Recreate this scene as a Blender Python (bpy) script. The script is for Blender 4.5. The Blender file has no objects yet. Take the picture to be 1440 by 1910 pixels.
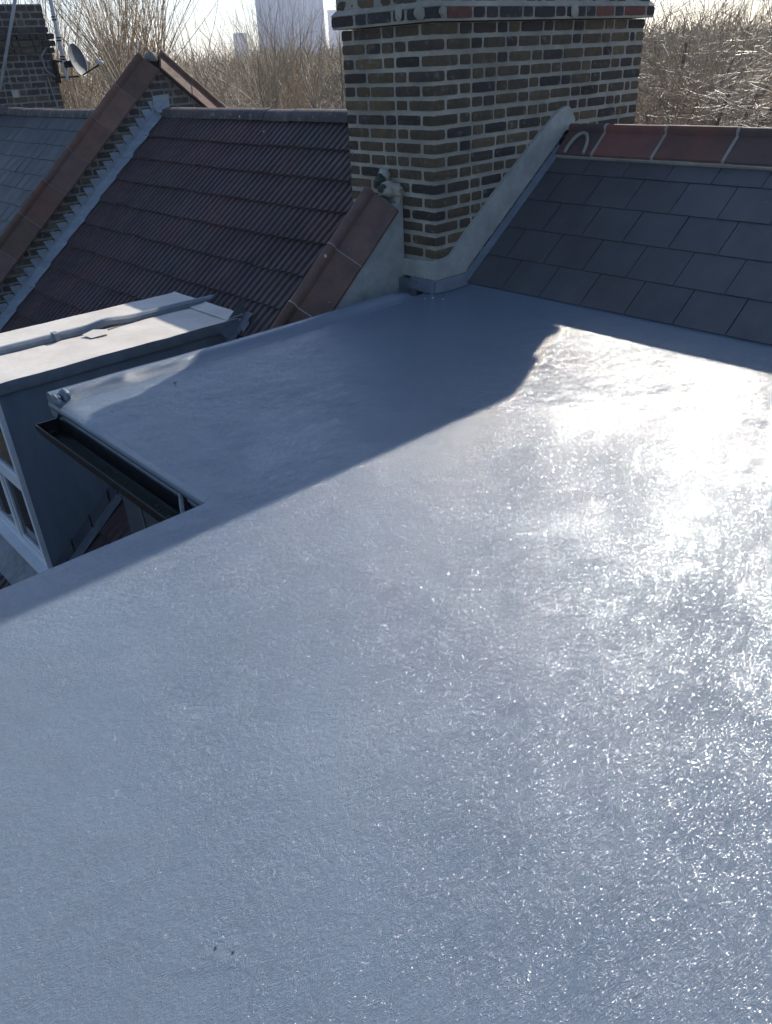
import bpy, math, random
import numpy as np
from mathutils import Vector, Matrix, noise as mnoise

sc = bpy.context.scene
rad = math.radians

# ------------------------------------------------------------------ camera
HC = 1.33
pitch, roll, yaw = rad(30.411), rad(-3.041), rad(49.046)
cp, sp = math.cos(pitch), math.sin(pitch)
Fv = Vector((cp*math.cos(yaw), cp*math.sin(yaw), -sp))
rv = Vector((math.sin(yaw), -math.cos(yaw), 0))
uv = rv.cross(Fv)
r2 = rv*math.cos(roll) + uv*math.sin(roll)
u2 = -rv*math.sin(roll) + uv*math.cos(roll)
cam_d = bpy.data.cameras.new('camera')
cam = bpy.data.objects.new('camera', cam_d)
sc.collection.objects.link(cam)
cam.matrix_world = Matrix(((r2.x, u2.x, -Fv.x, 0), (r2.y, u2.y, -Fv.y, 0), (r2.z, u2.z, -Fv.z, HC), (0, 0, 0, 1)))
cam_d.sensor_fit = 'VERTICAL'
cam_d.sensor_height = 24.0
cam_d.lens = 24.0*1440/1910
cam_d.clip_start = 0.02
cam_d.clip_end = 6000
sc.camera = cam

# ------------------------------------------------------------------ world, sun
SUN_AZ, SUN_EL = rad(24.3), rad(30.0)
world = bpy.data.worlds.new('World'); sc.world = world
world.use_nodes = True
wt = world.node_tree; wt.nodes.clear()
sky = wt.nodes.new('ShaderNodeTexSky'); sky.sky_type = 'NISHITA'
sky.sun_disc = False
sky.sun_elevation = SUN_EL
sky.sun_rotation = math.pi/2 - SUN_AZ
sky.altitude = 0; sky.air_density = 1.0; sky.dust_density = 0.8; sky.ozone_density = 5.0
bg = wt.nodes.new('ShaderNodeBackground'); bg.inputs[1].default_value = 0.132
wo = wt.nodes.new('ShaderNodeOutputWorld')
wt.links.new(sky.outputs[0], bg.inputs[0]); wt.links.new(bg.outputs[0], wo.inputs[0])
sd = bpy.data.lights.new('sun', 'SUN'); sd.energy = 4.9; sd.angle = rad(0.53); sd.color = (1, 0.93, 0.83)
sun = bpy.data.objects.new('sun', sd); sc.collection.objects.link(sun)
sdir = Vector((math.cos(SUN_EL)*math.cos(SUN_AZ), math.cos(SUN_EL)*math.sin(SUN_AZ), math.sin(SUN_EL)))
sun.rotation_euler = sdir.to_track_quat('Z', 'Y').to_euler()
sun.location = sdir*30
sc.view_settings.view_transform = 'Standard'
sc.view_settings.look = 'None'
sc.view_settings.exposure = 0.65
sc.view_settings.gamma = 1.0
sc.cycles.sample_clamp_direct = 0
sc.cycles.max_bounces = 6
sc.cycles.volume_bounces = 0

# ------------------------------------------------------------------ helpers
rnd = random.Random(7)
def link(o, parent=None):
    sc.collection.objects.link(o)
    if parent is not None:
        o.parent = parent
    return o

def tag(o, label, cat, group=None):
    o['label'] = label; o['category'] = cat
    if group: o['group'] = group
    return o

def thing(name, label, cat, loc=(0, 0, 0), group=None):
    o = bpy.data.objects.new(name, None)
    o.empty_display_size = .2
    o.location = loc
    link(o)
    return tag(o, label, cat, group)

class MB:
    """collects polygons (world coordinates) and links them as one mesh object"""
    def __init__(s):
        s.v = []; s.f = []; s.c = []; s.m = []
        s.col = (1, 1, 1); s.mi = 0
    def poly(s, pts):
        n = len(s.v); s.v += [tuple(p) for p in pts]
        s.f.append(tuple(range(n, n+len(pts)))); s.c.append(s.col); s.m.append(s.mi)
    def faces(s, vs, fs):
        n = len(s.v); s.v += [tuple(p) for p in vs]
        for f in fs:
            s.f.append(tuple(i+n for i in f)); s.c.append(s.col); s.m.append(s.mi)
    def box(s, a, b):
        x0, y0, z0 = a; x1, y1, z1 = b
        s.faces([(x0,y0,z0),(x1,y0,z0),(x1,y1,z0),(x0,y1,z0),(x0,y0,z1),(x1,y0,z1),(x1,y1,z1),(x0,y1,z1)],
                [(0,3,2,1),(4,5,6,7),(0,1,5,4),(1,2,6,5),(2,3,7,6),(3,0,4,7)])
    def obox(s, c, ux, uy, uz):
        c = Vector(c); ux = Vector(ux); uy = Vector(uy); uz = Vector(uz)
        P = [c+a*ux+b*uy+d*uz for d in (-1,1) for (a,b) in ((-1,-1),(1,-1),(1,1),(-1,1))]
        s.faces(P, [(0,3,2,1),(4,5,6,7),(0,1,5,4),(1,2,6,5),(2,3,7,6),(3,0,4,7)])
    def extrude(s, pts, d, caps=True):
        """closed outline pts, swept by vector d"""
        pts = [Vector(p) for p in pts]; d = Vector(d); n = len(pts)
        vs = pts + [p+d for p in pts]
        fs = [(i, (i+1) % n, (i+1) % n+n, i+n) for i in range(n)]
        if caps: fs += [tuple(range(n-1, -1, -1)), tuple(range(n, 2*n))]
        s.faces(vs, fs)
    def sweep(s, prof, frames, closed=True, caps=True):
        """prof: list of (a,b); frames: list of functions (a,b)->Vector"""
        n = len(prof); vs = []
        for fr in frames: vs += [fr(a, b) for a, b in prof]
        fs = []
        for k in range(len(frames)-1):
            for i in range(n if closed else n-1):
                j = (i+1) % n
                fs.append((k*n+i, k*n+j, (k+1)*n+j, (k+1)*n+i))
        if caps and closed:
            fs.append(tuple(range(n-1, -1, -1))); L = (len(frames)-1)*n
            fs.append(tuple(range(L, L+n)))
        s.faces(vs, fs)
    def tube(s, pts, r, n=8, caps=True):
        pts = [Vector(p) for p in pts]
        rs = r if isinstance(r, (list, tuple)) else [r]*len(pts)
        vs = []
        for i, p in enumerate(pts):
            t = (pts[min(i+1, len(pts)-1)]-pts[max(i-1, 0)]).normalized()
            a = t.orthogonal().normalized() if i == 0 else (a0 - t*a0.dot(t)).normalized()
            a0 = a; b = t.cross(a)
            vs += [p+(a*math.cos(2*math.pi*k/n)+b*math.sin(2*math.pi*k/n))*rs[i] for k in range(n)]
        fs = []
        for i in range(len(pts)-1):
            for k in range(n):
                j = (k+1) % n
                fs.append((i*n+k, i*n+j, (i+1)*n+j, (i+1)*n+k))
        if caps:
            fs.append(tuple(range(n-1, -1, -1))); L = (len(pts)-1)*n; fs.append(tuple(range(L, L+n)))
        s.faces(vs, fs)
    def lump(s, c, size, seed=0, n=2, amp=.35):
        """irregular rounded lump"""
        import bmesh
        bm = bmesh.new(); bmesh.ops.create_icosphere(bm, subdivisions=n, radius=1)
        vs = []
        for v in bm.verts:
            k = 1+amp*mnoise.noise(v.co*1.7+Vector((seed*3.1, seed*1.7, 0)))
            vs.append((c[0]+v.co.x*size[0]*k, c[1]+v.co.y*size[1]*k, c[2]+v.co.z*size[2]*k))
        s.faces(vs, [tuple(v.index for v in f.verts) for f in bm.faces]); bm.free()
    def build(s, name, mats, parent=None, smooth=False, fix=True, angle=None):
        me = bpy.data.meshes.new(name)
        off = Vector(parent_world(parent)) if parent is not None else Vector((0, 0, 0))
        me.from_pydata([(v[0]-off.x, v[1]-off.y, v[2]-off.z) for v in s.v], [], s.f)
        if not isinstance(mats, (list, tuple)): mats = [mats]
        for m in mats: me.materials.append(m)
        if len(mats) > 1: me.polygons.foreach_set('material_index', s.m)
        at = me.attributes.new('Col', 'FLOAT_COLOR', 'CORNER')
        arr = np.repeat(np.array([tuple(c)+(1,) for c in s.c], dtype=np.float32), [len(f) for f in s.f], axis=0)
        at.data.foreach_set('color', arr.ravel())
        if fix:
            import bmesh
            bm = bmesh.new(); bm.from_mesh(me); bmesh.ops.recalc_face_normals(bm, faces=bm.faces); bm.to_mesh(me); bm.free()
        if smooth: me.polygons.foreach_set('use_smooth', [True]*len(me.polygons))
        me.update()
        if smooth and angle: me.set_sharp_from_angle(angle=rad(angle))
        o = bpy.data.objects.new(name, me)
        return link(o, parent)

def parent_world(p):
    v = Vector((0, 0, 0))
    while p is not None:
        v += Vector(p.location); p = p.parent
    return v

# ------------------------------------------------------------------ materials
def mat(name):
    m = bpy.data.materials.new(name); m.use_nodes = True
    nt = m.node_tree; nt.nodes.clear()
    o = nt.nodes.new('ShaderNodeOutputMaterial'); b = nt.nodes.new('ShaderNodeBsdfPrincipled')
    nt.links.new(b.outputs[0], o.inputs[0])
    return m, nt, b

class N:
    def __init__(s, nt):
        s.nt = nt
        s.co = nt.nodes.new('ShaderNodeNewGeometry').outputs['Position']
    def lk(s, a, sock):
        if isinstance(a, bpy.types.NodeSocket): s.nt.links.new(a, sock)
        else: sock.default_value = a
    def noise(s, scale, detail=3, rough=.55, dist=0, vec=None, typ='FBM', out=0):
        n = s.nt.nodes.new('ShaderNodeTexNoise'); n.noise_type = typ
        s.nt.links.new(vec or s.co, n.inputs['Vector'])
        n.inputs['Scale'].default_value = scale; n.inputs['Detail'].default_value = detail
        n.inputs['Roughness'].default_value = rough; n.inputs['Distortion'].default_value = dist
        return n.outputs[out]
    def math(s, op, a, b=0., c=0., clamp=False):
        n = s.nt.nodes.new('ShaderNodeMath'); n.operation = op; n.use_clamp = clamp
        s.lk(a, n.inputs[0]); s.lk(b, n.inputs[1]); s.lk(c, n.inputs[2]); return n.outputs[0]
    def vmath(s, op, a, b=(0, 0, 0), sc_=None):
        n = s.nt.nodes.new('ShaderNodeVectorMath'); n.operation = op
        s.lk(a, n.inputs[0]); s.lk(b, n.inputs[1])
        if sc_ is not None: s.lk(sc_, n.inputs['Scale'])
        return n.outputs[0]
    def ramp(s, f, lo, hi, a=0., b=1.):
        n = s.nt.nodes.new('ShaderNodeMapRange'); s.lk(f, n.inputs[0])
        for i, v in enumerate((lo, hi, a, b)): s.lk(v, n.inputs[i+1])
        return n.outputs[0]
    def mix(s, f, a, b, typ='MIX'):
        n = s.nt.nodes.new('ShaderNodeMix'); n.data_type = 'RGBA'; n.blend_type = typ
        s.lk(f, n.inputs[0])
        for v, k in ((a, 6), (b, 7)):
            if isinstance(v, tuple) and len(v) == 3: v = v+(1,)
            s.lk(v, n.inputs[k])
        return n.outputs[2]
    def attr(s, name='Col'):
        n = s.nt.nodes.new('ShaderNodeAttribute'); n.attribute_name = name; return n.outputs[0]
    def map(s, rot=(0, 0, 0), scale=(1, 1, 1), vec=None):
        n = s.nt.nodes.new('ShaderNodeMapping'); s.nt.links.new(vec or s.co, n.inputs[0])
        n.inputs['Rotation'].default_value = rot; n.inputs['Scale'].default_value = scale; return n.outputs[0]
    def voro(s, scale, vec=None, feat='F1'):
        n = s.nt.nodes.new('ShaderNodeTexVoronoi'); n.feature = feat
        s.nt.links.new(vec or s.co, n.inputs['Vector']); n.inputs['Scale'].default_value = scale
        return n
    def spots(s, scale, rmax, prob):
        """irregular round specks: mask 0..1"""
        w = s.vmath('ADD', s.co, s.vmath('SCALE', s.noise(scale*3, 2, out=1), sc_=.25/scale))
        v = s.voro(scale, w)
        sep = s.nt.nodes.new('ShaderNodeSeparateColor'); s.nt.links.new(v.outputs['Color'], sep.inputs[0])
        on = s.math('LESS_THAN', sep.outputs[0], prob)
        rr = s.math('MULTIPLY', sep.outputs[1], rmax)
        return s.math('MULTIPLY', on, s.math('LESS_THAN', v.outputs['Distance'], rr))
    def bump(s, h, strength, dist, normal=None):
        n = s.nt.nodes.new('ShaderNodeBump'); n.inputs['Strength'].default_value = strength
        n.inputs['Distance'].default_value = dist; s.nt.links.new(h, n.inputs['Height'])
        if normal is not None: s.nt.links.new(normal, n.inputs['Normal'])
        return n.outputs[0]

def setp(b, n, **k):
    names = dict(base='Base Color', rough='Roughness', metal='Metallic', spec='Specular IOR Level', normal='Normal',
                 coat='Coat Weight', coatr='Coat Roughness', alpha='Alpha', trans='Transmission Weight', ior='IOR')
    for a, v in k.items():
        if isinstance(v, tuple) and len(v) == 3: v = v+(1,)
        n.lk(v, b.inputs[names[a]])

def simple(name, c1, c2, scale=6, rough=.7, bstr=.4, bdist=.002, bscale=60, attr=False, spots=None, r2=None, spec=.5, streak=None):
    m, nt, b = mat(name); n = N(nt)
    v = n.map(scale=streak) if streak else None
    col = n.mix(n.ramp(n.noise(scale, 5, .6, vec=v), .35, .68), c1, c2)
    col = n.mix(n.ramp(n.noise(scale*9, 4, .6), .3, .75, 0., .35), col, tuple(x*.6 for x in c1))
    if attr: col = n.mix(1., col, n.attr(), 'MULTIPLY')
    for sp_ in (spots or []):
        col = n.mix(n.spots(*sp_[:3]), col, sp_[3])
    h = n.noise(bscale, 4, .6)
    setp(b, n, base=col, rough=n.ramp(n.noise(scale*2, 3), .3, .7, rough, r2 if r2 else min(1, rough+.12)), normal=n.bump(h, bstr, bdist), spec=spec)
    return m

def grp_mat():
    """glass-fibre roof topcoat: glossy blue-grey resin over chopped strand wrinkles"""
    m, nt, b = mat('fibreglass_topcoat'); n = N(nt)
    # warped coordinates make curly strands
    w = n.noise(13, 2, .5, out=1)
    wv = n.vmath('ADD', n.co, n.vmath('SCALE', n.vmath('SUBTRACT', w, (.5, .5, .5)), sc_=.03))
    def strands(rot, sx, sy, scale, wid):
        v = n.map(rot=(0, 0, rot), scale=(sx, sy, 1), vec=wv)
        a = n.noise(scale, 1, .5, 1.0, vec=v)
        d = n.math('ABSOLUTE', n.math('SUBTRACT', a, .5))
        return n.ramp(d, 0, wid, 1, 0)
    s1 = strands(.3, 1, 4.0, 62, .11)
    s2 = strands(1.5, 1, 3.6, 70, .11)
    s3 = strands(2.5, 1, 4.2, 56, .10)
    patch1 = n.ramp(n.noise(5, 3, .6), .34, .58, .5, 1)
    patch2 = n.ramp(n.noise(4.3, 3, .6, vec=n.map(rot=(0, 0, 1), scale=(1, 1, 1))), .62, .4, .5, 1)
    smooth = n.ramp(n.noise(1.5, 3, .5), .32, .46, .75, 1)
    h = n.math('ADD', n.math('MULTIPLY', s1, patch1), n.math('MULTIPLY', s2, patch2))
    h = n.math('ADD', h, n.math('MULTIPLY', s3, .7))
    h = n.math('MULTIPLY', n.math('MULTIPLY', h, smooth), .33)
    fine = n.math('SUBTRACT', n.noise(150, 3, .6, .4), .5)
    h = n.math('ADD', h, n.math('MULTIPLY', n.math('MULTIPLY', fine, smooth), .10))
    med = n.math('SUBTRACT', n.noise(58, 1, .5, .5), .5)
    h = n.math('ADD', h, n.math('MULTIPLY', n.math('MULTIPLY', med, n.ramp(n.noise(2.8, 4, .6), .42, .62, .85, 1.4)), 1.0))
    # laps of the edge strips and of the matting: small steps in the laminate
    sep = nt.nodes.new('ShaderNodeSeparateXYZ'); nt.links.new(n.vmath('ADD', n.co, n.vmath('SCALE', n.vmath('SUBTRACT', n.noise(2.5, 3, .5, out=1), (.5, .5, .5)), sc_=.05)), sep.inputs[0]); X_, Y_ = sep.outputs[0], sep.outputs[1]
    for (ax, ay, c0, amp, wd) in ((1, .03, 1.24, .9, .035), (-.02, 1, 1.93, .8, .03), (.62, -.78, .02, .7, .022), (.34, .94, 2.30, .6, .03), (.1, 1, .98, .5, .03)):
        d = n.math('SUBTRACT', n.math('ADD', n.math('MULTIPLY', X_, ax), n.math('MULTIPLY', Y_, ay)), c0)
        h = n.math('ADD', h, n.ramp(d, 0, wd, 0, amp))
        h = n.math('ADD', h, n.ramp(n.math('ABSOLUTE', d), 0, wd, amp*.8, 0))
    nb = n.bump(h, 1.0, .0012)
    und = n.noise(3.2, 2, .5)
    nb = n.bump(und, 1.0, .0004, nb)
    base = n.mix(n.ramp(n.noise(1.6, 4, .6), .35, .65), (.138, .172, .208), (.128, .160, .196))
    base = n.mix(n.spots(2.2, .018, .5), base, (.55, .56, .55))
    setp(b, n, base=base, rough=n.ramp(n.noise(110, 2, .6, .5), .40, .62, .06, .13), normal=nb, spec=.46, ior=1.55)
    return m

def brick_mat():
    m, nt, b = mat('stock_brick'); n = N(nt)
    c = n.attr()
    c = n.mix(n.ramp(n.noise(28, 5, .65), .45, .7), c, n.mix(.5, c, (.05, .045, .05)))
    c = n.mix(n.ramp(n.noise(19, 4, .6, vec=n.map(rot=(1, .4, 0))), .58, .75, 0, .7), c, (.30, .27, .22))
    c = n.mix(n.ramp(n.noise(160, 3, .6), .55, .8, 0, .6), c, (.03, .03, .03))
    c = n.mix(n.ramp(n.noise(11, 4, .6), .42, .7, 0, .65), c, n.mix(.55, c, (.035, .032, .03)))
    c = n.mix(n.ramp(n.noise(1.7, 4, .6, vec=n.map(scale=(1, 1, .45))), .45, .72, 0, .6), c, (.035, .032, .030))
    h = n.math('ADD', n.noise(55, 4, .65), n.math('MULTIPLY', n.noise(220, 3, .6), .5))
    setp(b, n, base=c, rough=.9, normal=n.bump(h, .9, .006), spec=.25)
    return m

M = {}
M['grp'] = grp_mat()
M['brick'] = brick_mat()
M['mortar'] = simple('lime_mortar', (.43, .38, .30), (.25, .22, .175), 3.5, .9, .9, .006, 90, spec=.2)
M['mortar_dark'] = simple('old_mortar', (.24, .22, .19), (.14, .13, .115), 9, .9, .9, .005, 90, spec=.2)
M['render'] = simple('smooth_cement_render', (.42, .395, .345), (.29, .275, .24), 6, .85, .6, .005, 35, spec=.25)
M['render_old'] = simple('stained_cement_render', (.44, .43, .385), (.25, .25, .225), 4, .88, .5, .003, 50, spec=.25,
                         spots=[(9, .10, .12, (.10, .10, .09))])
M['lead'] = simple('lead_sheet', (.14, .155, .175), (.08, .095, .115), 7, .42, .5, .006, 18, spec=.6, r2=.6)
M['lead_pale'] = simple('weathered_lead_sheet', (.30, .34, .37), (.20, .235, .265), 6, .5, .6, .008, 14, spec=.5, streak=(1, 1, 3))
M['terracotta'] = simple('weathered_terracotta', (.17, .095, .072), (.105, .068, .058), 7, .8, .5, .003, 120, attr=True,
                         spots=[(14, .13, .10, (.45, .44, .40)), (30, .14, .06, (.35, .33, .28))], spec=.3)
M['ridge_red'] = simple('red_clay_ridge', (.235, .092, .064), (.14, .074, .058), 5, .7, .4, .003, 100, attr=True, spec=.35,
                        spots=[(9, .05, .12, (.5, .5, .48))])
M['black_plastic'] = simple('black_gutter_plastic', (.010, .011, .012), (.015, .016, .017), 8, .5, .1, .001, 60, spec=.25)
M['dirt_and_hole_shade'] = simple('silt_and_hole_shade', (.03, .045, .028), (.055, .06, .045), 25, .8, .8, .006, 70)  # gutter silt; also colours the lumps standing in for the shaded coping hole
M['upvc'] = simple('white_window_plastic', (.72, .73, .74), (.60, .61, .62), 4, .35, .1, .001, 60)
M['felt'] = simple('pale_roof_coating', (.62, .575, .51), (.50, .455, .39), 2.2, .6, .4, .004, 30, r2=.7,
                   spots=[(6, .05, .2, (.12, .10, .08))])
M['cladding'] = simple('grey_cladding_sheet', (.17, .215, .25), (.11, .15, .185), 5, .5, .3, .002, 30, streak=(1, 1, .22), spec=.4)
M['trim'] = simple('grey_metal_trim', (.20, .235, .265), (.14, .17, .20), 9, .5, .4, .004, 40)
M['wall'] = simple('rendered_house_wall', (.36, .33, .28), (.27, .25, .22), 2, .9, .4, .004, 40)
M['steel'] = simple('galvanised_tube', (.36, .37, .38), (.26, .27, .29), 9, .45, .2, .001, 60)
M['mast'] = simple('pale_mast', (.55, .53, .52), (.42, .40, .40), 9, .5, .2, .001, 60)
M['dish'] = simple('grey_dish_metal', (.055, .064, .072), (.042, .050, .056), 4, .6, .1, .001, 60)
M['cable'] = simple('grey_cable', (.22, .22, .23), (.16, .16, .16), 4, .6, .1, .001, 60)

def slate_mat(name, c1, c2, rough, spots):
    m, nt, b = mat(name); n = N(nt)
    col = n.mix(n.ramp(n.noise(5, 5, .6), .35, .7), c1, c2)
    col = n.mix(1., col, n.attr(), 'MULTIPLY')
    col = n.mix(n.ramp(n.noise(2.2, 6, .7, vec=n.map(scale=(.6, 1.6, .6))), .50, .75, 0, .28), col, (.12, .125, .125))
    col = n.mix(n.ramp(n.noise(30, 5, .75), .62, .75, 0, .35), col, (.22, .22, .21))
    for q in spots: col = n.mix(n.spots(*q[:3]), col, q[3])
    h = n.math('ADD', n.noise(160, 4, .6), n.math('MULTIPLY', n.noise(20, 3), .8))
    setp(b, n, base=col, rough=n.ramp(n.noise(3, 4), .3, .7, rough, rough+.15), normal=n.bump(h, .5, .0015), spec=.4)
    return m
M['slate'] = slate_mat('dark_fibre_slate', (.074, .072, .073), (.054, .054, .056), .40,
                       [(7, .035, .35, (.5, .5, .48)), (14, .035, .12, (.4, .4, .38))])
M['slate_old'] = slate_mat('weathered_slate', (.058, .064, .064), (.038, .043, .045), .55,
                           [(5, .05, .25, (.45, .46, .42))])
def tile_mat():
    m, nt, b = mat('brown_concrete_tile'); n = N(nt)
    col = n.mix(n.ramp(n.noise(3, 5, .6), .35, .7), (.068, .038, .038), (.037, .027, .030))
    col = n.mix(1., col, n.attr(), 'MULTIPLY')
    col = n.mix(n.ramp(n.noise(11, 4, .7), .60, .75, 0, .55), col, (.09, .042, .035))
    col = n.mix(n.ramp(n.noise(.9, 5, .7), .48, .66, 0, .5), col, (.055, .055, .045))
    for q in ((3.2, .07, .55, (.55, .54, .50)), (8, .05, .22, (.42, .41, .38)), (1.6, .13, .09, (.26, .17, .03))): col = n.mix(n.spots(*q[:3]), col, q[3])
    setp(b, n, base=col, rough=n.ramp(n.noise(4, 4), .3, .7, .55, .75), normal=n.bump(n.noise(130, 4, .65), .6, .002), spec=.4)
    return m
M['tile'] = tile_mat()
def old_ridge_mat():
    m, nt, b = mat('lichened_ridge_tile'); n = N(nt)
    col = n.mix(n.ramp(n.noise(5, 5, .6), .35, .7), (.10, .080, .072), (.055, .048, .046))
    col = n.mix(n.ramp(n.noise(17, 5, .7), .55, .68, 0, .6), col, (.30, .30, .26))
    for q in ((5, .30, .22, (.42, .41, .36)), (2.6, .30, .22, (.34, .20, .03))): col = n.mix(n.spots(*q[:3]), col, q[3])
    setp(b, n, base=col, rough=.85, normal=n.bump(n.noise(90, 4, .65), .7, .003), spec=.25)
    return m
M['ridge_old'] = old_ridge_mat()
def glass_mat():
    m, nt, b = mat('window_glass'); n = N(nt)
    setp(b, n, base=(.012, .016, .018), rough=.05, spec=.4, normal=n.bump(n.noise(3, 2), .15, .01))
    return m
M['glass'] = glass_mat()
def twig_mat(name, c1, c2, rough=.5):
    m, nt, b = mat(name); n = N(nt)
    col = n.mix(n.ramp(n.noise(1.1, 4, .7), .35, .65), c1, c2)
    col = n.mix(1., col, n.attr(), 'MULTIPLY')
    setp(b, n, base=col, rough=rough, spec=.3)
    return m
M['bark'] = twig_mat('tree_bark', (.14, .115, .085), (.10, .085, .065), .8)
M['twig_tan'] = twig_mat('tan_twigs', (.46, .34, .21), (.34, .25, .155))
M['twig_grey'] = twig_mat('grey_twigs', (.38, .30, .20), (.28, .22, .15))
M['twig_red'] = twig_mat('reddish_twigs', (.31, .21, .14), (.23, .165, .11))
M['wood'] = twig_mat('far_wood', (.38, .29, .19), (.29, .235, .15), .7)
M['ground'] = simple('garden_ground', (.06, .055, .035), (.035, .04, .022), .3, .95, .3, .02, 4)
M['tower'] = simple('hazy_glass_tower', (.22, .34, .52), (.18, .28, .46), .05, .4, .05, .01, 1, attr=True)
M['roof_far'] = simple('distant_roof_tiles', (.16, .12, .10), (.11, .095, .085), 1.5, .85, .4, .02, 6)
M['chip'] = simple('pale_grit', (.5, .49, .46), (.35, .34, .32), 40, .8, .4, .001, 200)
M['leaf'] = simple('dry_leaf', (.22, .16, .08), (.12, .08, .045), 30, .8, .4, .001, 200)

# ------------------------------------------------------------------ setting
g = MB(); g.poly([(-2500, -2500, -7.6), (2500, -2500, -7.6), (2500, 2500, -7.6), (-2500, 2500, -7.6)])
go = g.build('ground', M['ground']); go['kind'] = 'structure'

# ------------------------------------------------------------------ own house
S1 = .742; P1 = math.atan(S1)               # slate roof slope
def zs(x): return .022 + S1*(x-3.91)
house = thing('terraced_house', 'nearest house with glossy blue-grey fibreglass flat roof and new dark slates', 'house', (0, 0, 0))

XE, YN, YI = 1.09, 3.64, 2.235
def grid_poly(mb, x0, x1, y0, y1, nx, ny, zf):
    vs = [(x0+(x1-x0)*i/nx, y0+(y1-y0)*j/ny) for j in range(ny+1) for i in range(nx+1)]
    vs = [(x, y, zf(x, y)) for x, y in vs]
    mb.faces(vs, [(j*(nx+1)+i, j*(nx+1)+i+1, (j+1)*(nx+1)+i+1, (j+1)*(nx+1)+i) for j in range(ny) for i in range(nx)])
def zroof(x, y):
    """gentle real unevenness of the laminate: shallow hollows, overlaps of the matting, edge rounding"""
    z = .0014*mnoise.noise(Vector((x*1.3, y*1.3, 3)))+.0002*mnoise.noise(Vector((x*5, y*5, 9)))
    d = abs(x-1.32+.05*(y-3)); z += .0012*max(0, 1-d/.02)      # lap of the edge strip
    d = abs(y-1.98+.04*math.sin(x*2)); z += .0011*max(0, 1-d/.025)*(x < 1.6)
    # two short creases
    for (cx_, cy_, a, L) in ((.233, .80, -.62, .05), (.262, .79, -.95, .045)):
        u = (x-cx_)*math.cos(a)+(y-cy_)*math.sin(a); v = -(x-cx_)*math.sin(a)+(y-cy_)*math.cos(a)
        z += .0022*math.exp(-(v/.0045)**2)*math.exp(-(u/L)**4)
    if x < XE and y > YI-.012: z -= (y-YI+.012)**2*40
    if y > YI+.001 and x < XE+.02: z -= (XE+.02-x)**2*20
    return z
fr = MB()
grid_poly(fr, -.3, XE, -.2, YI, 170, 300, zroof)
grid_poly(fr, XE, 3.93, YI, 3.60, 140, 70, zroof)
grid_poly(fr, XE, 3.93, -.2, YI, 140, 110, zroof)
grid_poly(fr, -3.5, -.3, -1.5, YI, 20, 30, lambda x, y: zroof(x, y))
grid_poly(fr, -.3, 3.93, -1.5, -.2, 20, 20, lambda x, y: zroof(x, y))
# rounded drip edges turned down over the fascia
def edge_frames(path, up):
    return path
for (a, b, out) in (((-3.5, YI, 0), (XE, YI, 0), Vector((0, 1, 0))), ((XE, YI, 0), (XE, 3.66, 0), Vector((-1, 0, 0)))):
    prof = [(0, -.0045), (.004, -.009), (.006, -.016), (.005, -.028), (-.006, -.030)]
    if out.y: prof = [(0, -.0055)]+prof[1:]
    else: prof = [(0, -.008)]+[(p, q-.004) for p, q in prof[1:]]
    n_ = 30; P = [Vector(a).lerp(Vector(b), t/n_) for t in range(n_+1)]
    fr.sweep(prof, [(lambda p: (lambda A, B: p+out*A+Vector((0, 0, B))))(p) for p in P], closed=False)
flat = fr.build('flat_roof', M['grp'], house, smooth=True, fix=False)

kb = MB()
kprof = [(3.535, -.01), (3.55, .003), (3.574, .010), (3.588, .026), (3.600, .040), (3.618, .047), (3.64, .046), (3.654, .038), (3.658, .02), (3.658, -.075), (3.60, -.075)]
fr_ = []
for i in range(61):
    x = XE+(3.46-XE)*i/60
    k = max(0, (x-3.3)/.16)
    dy = .012*math.sin(x*2.1)+.05*k*k+.003*mnoise.noise(Vector((x*6, 0, 0)))
    hs = (1-.75*k)*(1+.05*mnoise.noise(Vector((x*3, 5, 0))))
    fr_.append((lambda x, dy, hs: (lambda a, b: Vector((x, a+dy, b*hs if b > 0 else b))))(x, dy, hs))
kb.sweep(kprof, fr_)
# corner block where the kerb stops at the gutter edge
kb.lump((XE+.012, 3.585, .026), (.016, .05, .022), 3, 3, .5)
kb.lump((XE+.06, 3.59, .030), (.022, .03, .028), 5, 3, .5)
kb.build('kerb', M['grp'], flat, smooth=True, angle=50)

def sheet(mb, rows, t=.003):
    m_ = len(rows[0]); vs = [p for r in rows for p in r]
    mb.faces(vs, [(j*m_+i, j*m_+i+1, (j+1)*m_+i+1, (j+1)*m_+i) for j in range(len(rows)-1) for i in range(m_-1)])

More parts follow.
